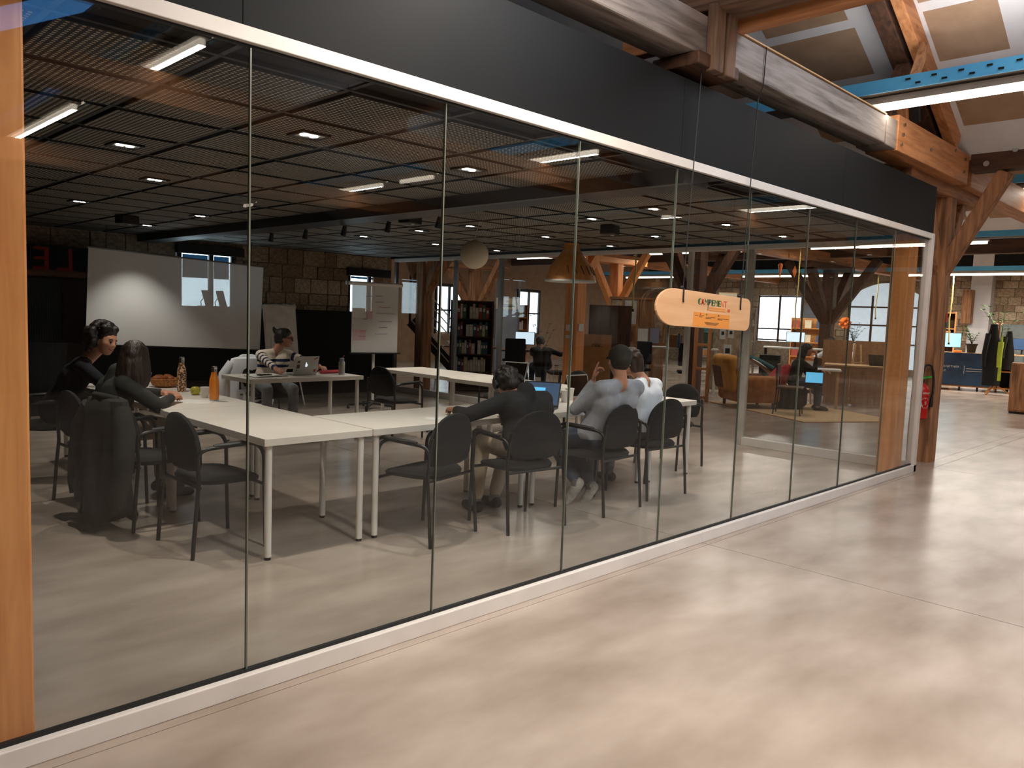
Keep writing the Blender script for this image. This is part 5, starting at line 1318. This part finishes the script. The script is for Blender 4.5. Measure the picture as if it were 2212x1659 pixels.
ob('panel', B().prism(pts, -.02, .02, MX(((1, 0, 0, 0), (0, 0, -1, 0), (0, 1, 0, 0), (0, 0, 0, 1)))), 'doorgrey', t); ob('frame_foot', B().box(-.47, .47, -.05, .05, 0, .05), 'black', t)
plant('leafy green plant on the sill of the arched window', 25.9, 10.2, .75, 9, .7, .3, 'white', 'leaf', 3, .14)
desk('narrow table under the arched window', 25.9, 9.9, R(-90), 1.8, .5, .75, 'lightwood', 'black')
# --- OSB partition with notices, shelf with teal boxes, timber rack by the forked column
rz = cam_rz(15.2, 8.7)
t = thing('osb_partition', 'pale chipboard partition with paper notices behind the armchair', 'partition', (15.2, 8.7, 0), rz)
ob('board', B().box(-.36, .36, -.012, .012, .05, 1.42), 'osb', t)
for k in (-1, 1): ob('foot', B().box(k*.3-.03, k*.3+.03, -.2, .2, 0, .05), 'black', t)
for x, z, w_, h_ in ((-.12, 1.15, .12, .22), (.05, 1.18, .12, .2), (-.02, .72, .16, .32)): q = ob('notice', B().box(x, x+w_, -.0145, -.0125, z, z+h_), 'paper', t); ob('print_mark', B().box(x+.03, x+w_-.03, -.0155, -.0145, z+h_*.4, z+h_*.75), 'laptop_dark', q)
t = thing('storage_shelf', 'open shelf with teal plants and boxes right of the wooden sign', 'shelf', (17.9, 10.24, 0), cam_rz(16.6, 9.5))
for x in (-.7, .7): ob('upright', B().box(x-.02, x+.02, -.2, .2, 0, 1.9), 'greywood_z', t)
for z in (.2, .62, 1.04, 1.46, 1.86): ob('shelf_board', B().box(-.68, .68, -.2, .2, z, z+.03), 'greywood_x', t)
mS = MX.Translation((17.9, 10.24, 0)) @ MX.Rotation(cam_rz(16.6, 9.5), 4, 'Z')
for i, (x, z, w_, h_, mt, lb) in enumerate(((-.5, 1.07, .25, .3, 'teal', 'teal box at the left of the open shelf'), (-.1, 1.07, .3, .22, 'teal', 'wide teal box in the middle of the open shelf'), (.4, 1.07, .22, .33, 'bookcream', 'cream box at the right of the open shelf'),
        (-.35, 1.49, .3, .2, 'paper2', 'white box high on the open shelf'), (.3, 1.49, .2, .26, 'bookgreen', 'green box high on the open shelf'), (-.4, .65, .3, .3, 'cardboard', 'cardboard box low on the open shelf'), (.2, .65, .35, .25, 'greycab', 'grey box low on the open shelf'))):
    p = mS @ V((x, 0, z)); crate(lb, p.x, p.y, z, w_, .3, h_, mt, cam_rz(16.6, 9.5), 'storage_box')
t = thing('pinned_poster', 'cream poster hanging above the open shelf', 'poster', (17.9, 10.24, 1.89), cam_rz(16.4, 9.7)); ob('sheet', B().box(-.22, .22, -.004, 0, 0, .36), 'bookcream', t); ob('poster_rod', B().cyl((-.24, 0, .365), (.24, 0, .365), .01, n=8), 'lightwood', t)
t = thing('timber_rack', 'upright orange timber rack before the dark forked column', 'rack', (12.95, 7.85, 0), cam_rz(12.95, 7.85))
for x in (-.15, .10): ob('upright', B().box(x-.035, x+.035, -.05, .05, 0, 1.42), 'pine_z', t)
for z in (.06, .60, 1.05): ob('cross_bar', B().box(-.115, .065, -.04, .04, z, z+.05), 'pine_x', t)
# --- stud partition with panels and posters
rz = cam_rz(14.6, 10.6)
t = thing('stud_partition', 'timber stud partition filled with boards and posters left of the wooden sign', 'partition', (14.6, 10.6, 0), rz)
for x in (-.62, -.34, .0, .34, .60): ob('stud', B().box(x-.025, x+.025, -.03, .03, 0, 2.0), 'oldwood_z', t)
for z in (0.02, .95, 1.95): ob('rail', B().box(-.645, .645, -.035, .035, z, z+.05), 'oldwood_x', t)
for x0, x1, z0, z1, mt in ((-.595, -.365, 1.0, 1.95, 'osb'), (-.315, -.025, 1.4, 1.95, 'paper2'), (-.315, -.025, 1.0, 1.36, 'particle'), (.025, .315, 1.35, 1.95, 'particle'), (.365, .575, 1.1, 1.95, 'osb'), (-.595, -.365, .1, .94, 'gypsum'), (-.315, -.025, .1, .94, 'osb'), (.025, .315, .1, .94, 'doorgrey'), (.365, .575, .1, .94, 'gypsum')):
    ob('infill_board', B().box(x0, x1, -.008, .008, z0, z1), mt, t)
for x0, z0, w_, h_, mt in ((.03, 1.02, .22, .28, 'paper'), (.30, .98, .2, .34, 'lavender'), (-.28, 1.05, .16, .24, 'greycab')): ob('poster', B().box(x0, x0+w_, -.045, -.038, z0, z0+h_), mt, t)
t = thing('white_door_panel', 'narrow pale blue-grey door panel with two small notices right of the pine column', 'door panel', (12.8, 9.75, 0), cam_rz(12.8, 9.75))
ob('leaf', B().box(-.14, .14, -.02, .02, .02, 1.62), 'doorgrey', t); ob('rail', B().box(-.14, .14, -.026, -.02, 1.13, 1.15), 'black', t)
for z in (1.0, .86): ob('notice', B().box(-.03, .04, -.024, -.02, z, z+.08), 'laptop_dark', t)
# boxes, high table and stool near the sign's left
desk('high white table with boxes left of the dark forked column', 14.3, 9.2, cam_rz(14.3, 9.2), 1.5, .6, .95, 'white', 'alu')
for i, (x, y, z, w_, h_, mt, l) in enumerate(((14.1, 9.25, .95, .3, .26, 'cardboard', 'cardboard box on the high white table'), (14.5, 8.95, .95, .24, .2, 'cardboard', 'smaller cardboard box on the high white table'), (14.75, 8.85, .95, .2, .34, 'bookgreen', 'green folder box on the high white table'))):
    crate(l, x, y, z, w_, .3, h_, mt, cam_rz(14.3, 9.2))
bottle('water_bottle', 'bright blue bottle on the high white table', (13.95, 9.05, .95), 'bookblue', .3, .04, 'bookblue', 'bookblue')
office_chair('black swivel chair under the wooden sign', 13.9, 8.75, 2.2); office_chair('black swivel chair left of the high white table', 13.4, 9.7, 1.4)
office_chair('black swivel chair at the dark desk behind the far table', 10.9, 10.9, -.4); office_chair('black swivel chair left of the grey office door', 12.85, 12.75, .5, high=1.12); office_chair('black swivel chair by the pine column', 10.9, 9.6, .9, high=1.1)
# --- left depth of the office: grey door, stairs, desk with bright screen, bookcases
rz = cam_rz(14.0, 14.2)
d_ = thing('door_1', None, None, (14.0, 14.2, 0), rz); tag(d_, kind='structure')
ob('door_leaf', B().box(-.28, .28, -.03, .03, 0, 1.62), 'doorgrey', d_); sg = ob('door_sign', B().box(-.28, .28, -.04, .0, 1.64, 1.92), 'bookcream', d_)
for z, w_ in ((1.74, .34), (1.70, .38)): ob('print_line', B().box(-w_/2, w_/2, -.042, -.04, z, z+.018), 'ink', sg)
ob('print_mark', B().ball((0, -.041, 1.84), (.03, .002, .025), 10, 6), 'ink_red', sg); ob('door_frame', B().box(-.32, -.28, -.04, .04, 0, 2.4).box(.28, .32, -.04, .04, 0, 2.4), 'alu_dark', d_)
st = thing('staircase', 'dark stair with parallel pale handrails behind the meeting room', 'stairs', (10.5, 12.6, 0), cam_rz(10.5, 12.6))
for i in range(8): ob('tread', B().box(-.55+.14*i, -.40+.14*i, -.3, .3, 1.25-.155*i, 1.28-.155*i), 'darkwood_x', st)
ob('stringer', B().beam((-.6, -.32, 1.3), (.6, -.32, 0.03), .04, .22), 'black', st)
for k in range(6): ob('handrail', B().tube([(-.62, -.34, 2.25-.18*k), (.58, -.34, .98-.18*k)], .011, 8), 'alu', st)
for x, z in ((-.62, 1.25), (.58, .0)): ob('newel', B().box(x-.025, x+.025, -.36, -.31, z, z+1.05), 'black', st)
desk('dark desk carrying the bright screen behind the right table row', 12.3, 11.6, cam_rz(12.3, 11.6), 1.6, .7, .76, 'brownleather', 'black')
monitor('bright white screen on the dark desk behind the right table row', 12.0, 11.6, .76, cam_rz(12, 11.6), .42, .28)
for i in range(6):
    x, y = 11.5+.16*i, 13.55-.12*i
    crate(['white', 'red', 'blue', 'green', 'cream', 'grey'][i]+' small box in the row on the long desk left of the grey door', x, y, .76, .12, .1, .1+.03*((i*7) % 4), ['paper', 'bookred', 'bookblue', 'bookgreen', 'bookcream', 'greycab'][i], .7, 'small_box')
desk('long desk with a row of small boxes left of the grey office door', 11.9, 13.3, cam_rz(11.9, 13.3), 1.5, .6, .76, 'brownleather', 'black')
ORD = 'first second third fourth fifth sixth seventh eighth ninth tenth eleventh twelfth thirteenth fourteenth fifteenth sixteenth seventeenth eighteenth nineteenth twentieth'.split()
def bookcase(label, x, y, rz, w_=.9, h=1.9, mat='darkwood', seed=1, tag_=''):
    t = thing('bookcase', label, 'bookcase', (x, y, 0), rz); rnd = random.Random(seed)
    for k in (-1, 1): ob('side_panel', B().box(k*w_/2-.012, k*w_/2+.012, -.15, .15, 0, h), mat+'_z', t)
    ob('back_panel', B().box(-w_/2, w_/2, .13, .15, 0, h), mat+'_z', t); n = 5
    for i in range(n+1): ob('shelf_board', B().box(-w_/2+.012, w_/2-.012, -.15, .13, .03+(h-.06)*i/n, .05+(h-.06)*i/n), mat+'_x', t)
    mm = MX.Translation((x, y, 0)) @ MX.Rotation(rz, 4, 'Z')
    cols = ['bookred', 'bookblue', 'bookcream', 'bookgreen', 'paper2']; nm = {'bookred': 'red', 'bookblue': 'blue', 'bookcream': 'cream', 'bookgreen': 'green', 'paper2': 'white'}
    for i in range(1, n):
        lx = -w_/2+.06; cnt = 0
        while lx < w_/2-.12:
            bw = rnd.uniform(.035, .07)
            if rnd.random() < .8:
                c = rnd.choice(cols); hh = rnd.uniform(.2, .29); zz = .05+(h-.06)*i/n; p = mm @ V((lx+bw/2, -.01, zz))
                cnt += 1; b_ = thing('binder', nm[c]+' binder, '+ORD[cnt-1]+' from the left on the '+ORD[i-1]+' shelf of the '+tag_, 'binder', (p.x, p.y, zz), rz, 'binders on the '+tag_)
                ob('cover', B().box(-bw/2, bw/2, -.1, .1, 0, hh), c, b_); ob('spine_label', B().box(-bw*.3, bw*.3, -.102, -.1, hh*.5, hh*.75), 'paper', b_)
            lx += bw+.004
    return t
bookcase('dark bookcase with mixed binders beside the stair', 10.2, 11.3+.0, cam_rz(10.2, 11.3), .8, 1.75, 'darkwood', 4, 'stair bookcase')
bookcase('honey bookcase far behind the brown forked column', 15.8, 15.9, cam_rz(15.8, 15.9), 1.0, 1.8, 'pine', 8, 'honey bookcase')
plant('tall thin plant right of the grey office door', 14.2, 13.2, 0, 7, 1.5, .35, 'black', 'leaf', 9, .14)
# panel with big lettering and pinned cloth by the pine column
rz = cam_rz(11.3, 9.1)
t = thing('lettered_panel', 'grey-brown panel with large lettering right of the pine column', 'panel', (11.3, 9.1, 0), rz)
ob('board', B().box(-.28, .28, -.015, .015, .0, 1.2), 'cardboard', t); text('rits:.', .11, 'ink', t, frame_m((.02, -.017, .98), (1, 0, 0), (0, 0, 1)))
t = thing('dark_cupboard', 'dark brown cupboard between pine column and stud partition', 'cupboard', (12.0, 9.35, 0), rz)
ob('body', B().box(-.40, .40, -.2, .2, .05, 1.75), 'darkwood_z', t)
for k in (-1, 1): dr = ob('door', B().box(k*.2-.19, k*.2+.19, -.22, -.2, .08, 1.72), 'darkwood_z', t, bev=.004); ob('knob', B().ball((k*.03, -.23, .9), .014, 8, 6), 'steel', dr)
ob('plinth', B().box(-.38, .38, -.18, .18, 0, .05), 'black', t)
col_b = [o for o in bpy.data.objects if o.name.startswith('timber_column') and 'smooth pine' in o.get('label', '')][0]
for z, w_, h_ in ((1.28, .12, .10), (1.16, .10, .05)): ob('pinned_card', B().box(-.14, -.132, -.06, .06, z, z+h_), 'paper', col_b); 
ob('pinned_card', B().box(-.06, .06, -.142, -.132, 1.28, 1.4), 'paper', col_b)
# hanging hoses and orange paper ornaments
def hose(label, pts, r_=.012, mat='yellowhose'):
    t = thing('hanging_hose', label, 'hose', pts[0]); o = V(pts[0])
    ob('hose', B().tube([V(p)-o for p in pts], r_, 8), mat, t, smooth=True); ob('end_plug', B().cyl(V(pts[-1])-o-V((0, 0, .05)), V(pts[-1])-o, r_*1.6, n=8), 'plastic', t); ob('ceiling_clip', B().box(-.03, .03, -.03, .03, -.02, .03), 'plastic', t)
hose('pale yellow hose hanging before the far stone wall', [(22.6, 6.45, 3.05), (22.62, 6.45, 2.4), (22.56, 6.46, 1.8), (22.64, 6.45, 1.2)], .016)
hose('pale yellow hose hanging over the stud partition', [(12.4, 9.12, 3.5), (12.42, 9.12, 2.5), (12.38, 9.12, 2.1), (12.4, 9.12, 1.7)], .016)
hose('pale yellow hose hanging right of the bright office window', [(16.6, 7.82, 3.25), (16.62, 7.82, 2.4), (16.56, 7.82, 1.9), (16.62, 7.82, 1.4)], .014)
hose('pale yellow hose hanging by the arched window', [(22.6, 8.34, 3.05), (22.62, 8.34, 2.5), (22.55, 8.34, 2.0), (22.6, 8.34, 1.8)], .014)
for i, (x, y) in enumerate(((16.5, 8.2), (17.2, 8.2))):
    t = thing('paper_ornament', ('long orange paper cone hanging from the tie beam', 'short orange paper drop hanging beside the cone')[i], 'ornament', (x, y, 2.85))
    h = (.36, .28)[i]; ob('cone', B().lathe([(.001, -h), (.05, -.03), (.03, 0), (.001, .01)] if i == 0 else [(.001, -h), (.05, -h*.45), (.001, 0)], n=12), 'orange', t, smooth=True); ob('thread', B().tube([(0, 0, 0), (0, 0, .13)], .002, 5), 'black', t)

# ================================================================== RIGHT EDGE: BANNER DESK AND SURROUNDINGS
rzb = cam_rz(22.6, 6.0)
t = thing('banner_desk', 'rolling wooden desk with a blue fabric banner on its front', 'desk', (22.6, 6.0, 0), rzb)
ob('worktop', B().box(-1.05, 1.05, -.35, .35, .92, .96), 'lightwood', t, bev=.004)
bn = ob('banner', B().box(-1.08, .70, -.375, -.36, .14, .965), 'banner', t)
text('TOGETHER', .075, 'paper2', bn, frame_m((-.35, -.377, .58), (1, 0, 0), (0, 0, 1)), sp=1.2); text('AWAY', .075, 'paper2', bn, frame_m((-.55, -.377, .47), (1, 0, 0), (0, 0, 1)), sp=1.2)
ob('print_line', B().box(-.03, -.02, -.377, -.375, .44, .64), 'paper2', bn)
for z in (.56, .50): ob('print_line', B().box(.02, .52, -.377, -.375, z, z+.012), 'paper2', bn)
for x in (-1.03, .74, 1.02): ob('upright', B().box(x-.015, x+.015, -.33, .33, .12, .92), 'honey', t)
ob('shelf_board', B().box(.755, 1.005, -.33, .33, .52, .55), 'honey', t); ob('bottom_board', B().box(-1.03, 1.03, -.33, .33, .10, .13), 'honey', t); ob('dark_back', B().box(-1.0, 1.0, .3, .32, .13, .92), 'black', t)
for x in (-.9, -.1, .3, .95):
    for y in (-.28, .28): ob('castor', B().cyl((x-.02, y, .05), (x+.02, y, .05), .05, n=12), 'black', t)
mD = MX.Translation((22.6, 6.0, 0)) @ MX.Rotation(rzb, 4, 'Z')
def onD(x, y): p = mD @ V((x, y, 0)); return p.x, p.y
monitor('bright cyan monitor behind the blue banner', *onD(-.45, .25), .96, rzb, .62, .38, 'screen_cyan')
plant('tall sparse plant in a terracotta pot on the banner desk', *onD(.72, .0), .96, 7, 1.2, .75, 'terracotta', 'leaf', 21, .2)
plant('small palm-like plant behind the cyan monitor', *onD(.1, .2), .96, 8, .45, .3, 'black', 'leaf', 8, .14)
crate('yellow box on the banner desk', *onD(-.2, -.15), .96, .18, .14, .06, 'printorange', rzb); crate('brown paper bag at the right end of the banner desk', *onD(.9, -.1), .96, .2, .15, .12, 'cardboard', rzb, 'paper_bag')
t = thing('plank_shelf', 'honey shelf with boxes between hose and pilaster', 'shelf', (24.6, 7.35, 0), cam_rz(24.6, 7.35))
for k in (-1, 1): ob('side_panel', B().box(k*.45-.02, k*.45+.02, -.2, .2, 0, 2.05), 'honey', t)
for z in (.1, .6, 1.1, 1.55, 2.0): ob('shelf_board', B().box(-.43, .43, -.2, .2, z, z+.03), 'honey', t)
ob('back_panel', B().box(-.43, .43, .18, .2, 0, 2.03), 'darkwood_z', t)
crate('cardboard box with white print on the honey shelf', 24.6, 7.35, 1.13, .7, .35, .38, 'cardboard', cam_rz(24.6, 7.35), txt=True); crate('dark crate on top of the printed cardboard box', 24.55, 7.3, 1.58, .5, .3, .3, 'black', cam_rz(24.6, 7.35), 'storage_crate')
struct('trim_1', B().box(26.6, 27.0, 6.55, 7.1, 0, 3.9), 'plaster'); struct('trim_2', B().box(26.2, 26.5, 6.95, 7.2, 1.75, 2.75), 'oldwood_z')
t = thing('grey_cabinet', 'tall grey metal cabinet before the stone wall behind the plants', 'cabinet', (25.6, 5.75, 0), R(-90))
ob('body', B().box(-.45, .45, -.22, .22, .04, 1.75), 'greycab', t, bev=.006); ob('plinth', B().box(-.43, .43, -.2, .2, 0, .04), 'black', t)
for k in (-1, 1): dr = ob('door', B().box(k*.22-.21, k*.22+.21, -.235, -.22, .08, 1.72), 'greycab', t, bev=.003); ob('handle', B().box(k*.04-.01, k*.04+.01, -.25, -.235, .85, 1.0), 'steel', dr)
monitor('blue screen half hidden by the black coats', 23.6, 5.0, .96, rzb, .5, .3, 'screen_blue')
desk('desk carrying the blue screen behind the coat stand', 23.6, 4.95, rzb, 1.2, .6, .96, 'lightwood', 'honey')
t = thing('coat_stand', 'wooden coat stand loaded with black coats and a lime strap', 'coat stand', (21.8, 5.12, 0), rzb)
ob('pole', B().cyl((0, 0, .1), (0, 0, 1.75), .02, n=10), 'honey', t)
for a in (0, 2.1, 4.2): ob('leg', B().beam((0, 0, .25), (.35*math.cos(a), .35*math.sin(a), .015), .03, .03), 'honey', t)
for a in (.5, 2.6, 4.7): ob('hook', B().tube([(0, 0, 1.7), (.08*math.cos(a), .08*math.sin(a), 1.72), (.12*math.cos(a), .12*math.sin(a), 1.77)], .01, 6), 'honey', t)
def coat(label, x, y, z0, z1, w_, mat, seed):
    c = thing('coat', label, 'coat', (x, y, z0), rzb, 'clothes on the coat stand'); rings = []
    for i in range(8):
        u = i/7; z = (z1-z0)*u; ww = w_*(1-.65*u**2)
        rings.append([(ww*math.cos(a)*(1+.12*math.sin(5*a+u*4+seed)), ww*.5*math.sin(a)*(1+.12*math.sin(4*a+seed)), z) for a in [2*math.pi*k/18 for k in range(18)]])
    ob('body', B().loft(rings), mat, c, smooth=True); ob('sleeve', B().tube([(-w_*.6, -.1, (z1-z0)*.85), (-w_*.9, -.14, (z1-z0)*.5), (-w_*.85, -.14, (z1-z0)*.3)], [.06, .055, .045], 10), mat, c, smooth=True)
coat('long black coat at the left of the coat stand', 21.68, 5.2, .22, 1.70, .19, 'blackcloth', 1); coat('dark patterned coat at the right of the coat stand', 21.9, 4.92, .62, 1.55, .14, 'olive', 2); coat('lime green strap bag on the coat stand', 21.62, 5.0, .35, 1.45, .035, 'lime', 3)
desk('reddish desk at the right edge behind the coat stand', 24.2, 3.6, cam_rz(24.2, 3.6), 1.2, .7, .78, 'oldwood_x', 'oldwood_z')
office_chair('black swivel chair at the reddish desk', 23.2, 3.7, 1.0); monitor('dark screen on the reddish desk', 24.2, 3.65, .78, rzb, .5, .32, 'screen_off')
t = thing('brown_cupboard', 'plain brown cupboard cut by the right edge', 'cupboard', (17.4, 3.36, 0), cam_rz(17.5, 3.3))
ob('body', B().box(-.45, .45, -.3, .3, .04, .95), 'oldwood_z', t, bev=.005); ob('plinth', B().box(-.43, .43, -.28, .28, 0, .04), 'black', t); dr = ob('door', B().box(-.43, -.01, -.315, -.3, .07, .92), 'oldwood_z', t, bev=.003); ob('knob', B().ball((-.05, -.325, .55), .015, 8, 6), 'steel', dr)
# --- fire extinguisher and sticker on the rough column
t = thing('fire_extinguisher', 'red fire extinguisher with a green lever hanging on the rough column', 'extinguisher', (9.50, 2.94, .50), R(-35))
ob('cylinder', B().lathe([(.05, .0), (.072, .015), (.075, .05), (.075, .33), (.06, .375), (.03, .395), (.02, .41)], n=28), 'red', t, smooth=True)
ob('valve', B().cyl((0, 0, .40), (0, 0, .45), .02, n=12), 'black', t); ob('lever', B().beam((-.09, 0, .455), (.10, 0, .48), .03, .018), 'green', t)
ob('hose', B().tube(bezier((.0, 0, .45), (-.02, 0, .66), (.10, .0, .60), 6)+bezier((.11, 0, .58), (.16, 0, .45), (.12, -.02, .25), 6)[1:], .011, 8), 'black', t, smooth=True); ob('nozzle', B().cyl((.12, -.02, .26), (.11, -.02, .14), .014, .022, n=10), 'black', t)
ob('bracket', B().box(-.02, .02, .05, .12, .15, .28), 'black', t)
la = B()
for i in range(20): a = 2*math.pi*i/20; th = -math.pi/2+.055*math.cos(a)/.0762; la.v.append((.0762*math.cos(th), .0762*math.sin(th), .19+.06*math.sin(a)))
la.f.append(tuple(range(20))); ob('label_ring', la, 'paper', t); text('ateur', .042, 'paper', t, frame_m((0, -.0775, .29), (1, 0, 0), (0, 0, 1)), 'lettering', .0006); ob('label_disc', B().tube([(0, -.077, .19), (0, -.0785, .19)], .04, 18), 'red', t); text('E', .05, 'paper', t, frame_m((0, -.079, .172), (1, 0, 0), (0, 0, 1)), 'lettering', .0006)
cl = [o for o in bpy.data.objects if 'rough round-edged' in o.get('label', '')][0]
ob('sticker', B().box(.05, .1, -.1345, -.131, 1.60, 1.70), 'redsign', cl); ob('sticker', B().box(.05, .1, -.1345, -.131, 1.545, 1.60), 'bookgreen', cl)

# ================================================================== BEHIND THE VIEWER (mirrored in the glass)
t = thing('wardrobe', 'dark wardrobe with a ribbed grey door mirrored at the left of the glass', 'wardrobe', (3.75, -8.75, 0))
ob('body', B().box(-1.15, .55, -.3, .28, .03, 1.84), 'darkwood_z', t); ob('plinth', B().box(-1.1, .5, -.28, .25, 0, .03), 'black', t); ob('cornice', B().box(-1.2, .6, -.32, .34, 1.84, 1.90), 'oldwood_x', t)
for i in range(14): ob('rib', B().box(-.42+.034*i, -.40+.034*i, .28, .30, .1, 1.8), 'greycab', t)
for x0, x1 in ((-1.13, -.46), (.09, .53)): dr = ob('door', B().box(x0, x1, .28, .30, .08, 1.8), 'darkwood_z', t); ob('knob', B().ball((x1-.05, .31, 1.0), .02, 8, 6), 'steel', dr)
t = thing('wall_lettering', 'large dark red letters above the wardrobe mirrored in the glass', 'lettering', (3.5, -8.43, 1.92))
mL = frame_m((0, 0, 0), (-1, 0, 0), (0, 0, 1))
for c, x in (('L', .38), ('E', .04), ('S', -.42)):
    me = text_mesh(c, .52, .03); me.transform(MX.Scale(1.0, 4)); me.transform(mL); me.transform(MX.Translation((x, 0, .02))); put('letter', me, 'redsign', t)
ob('mounting_rail', B().box(-.9, .7, -.05, .02, -.02, .02), 'oldwood_x', t)
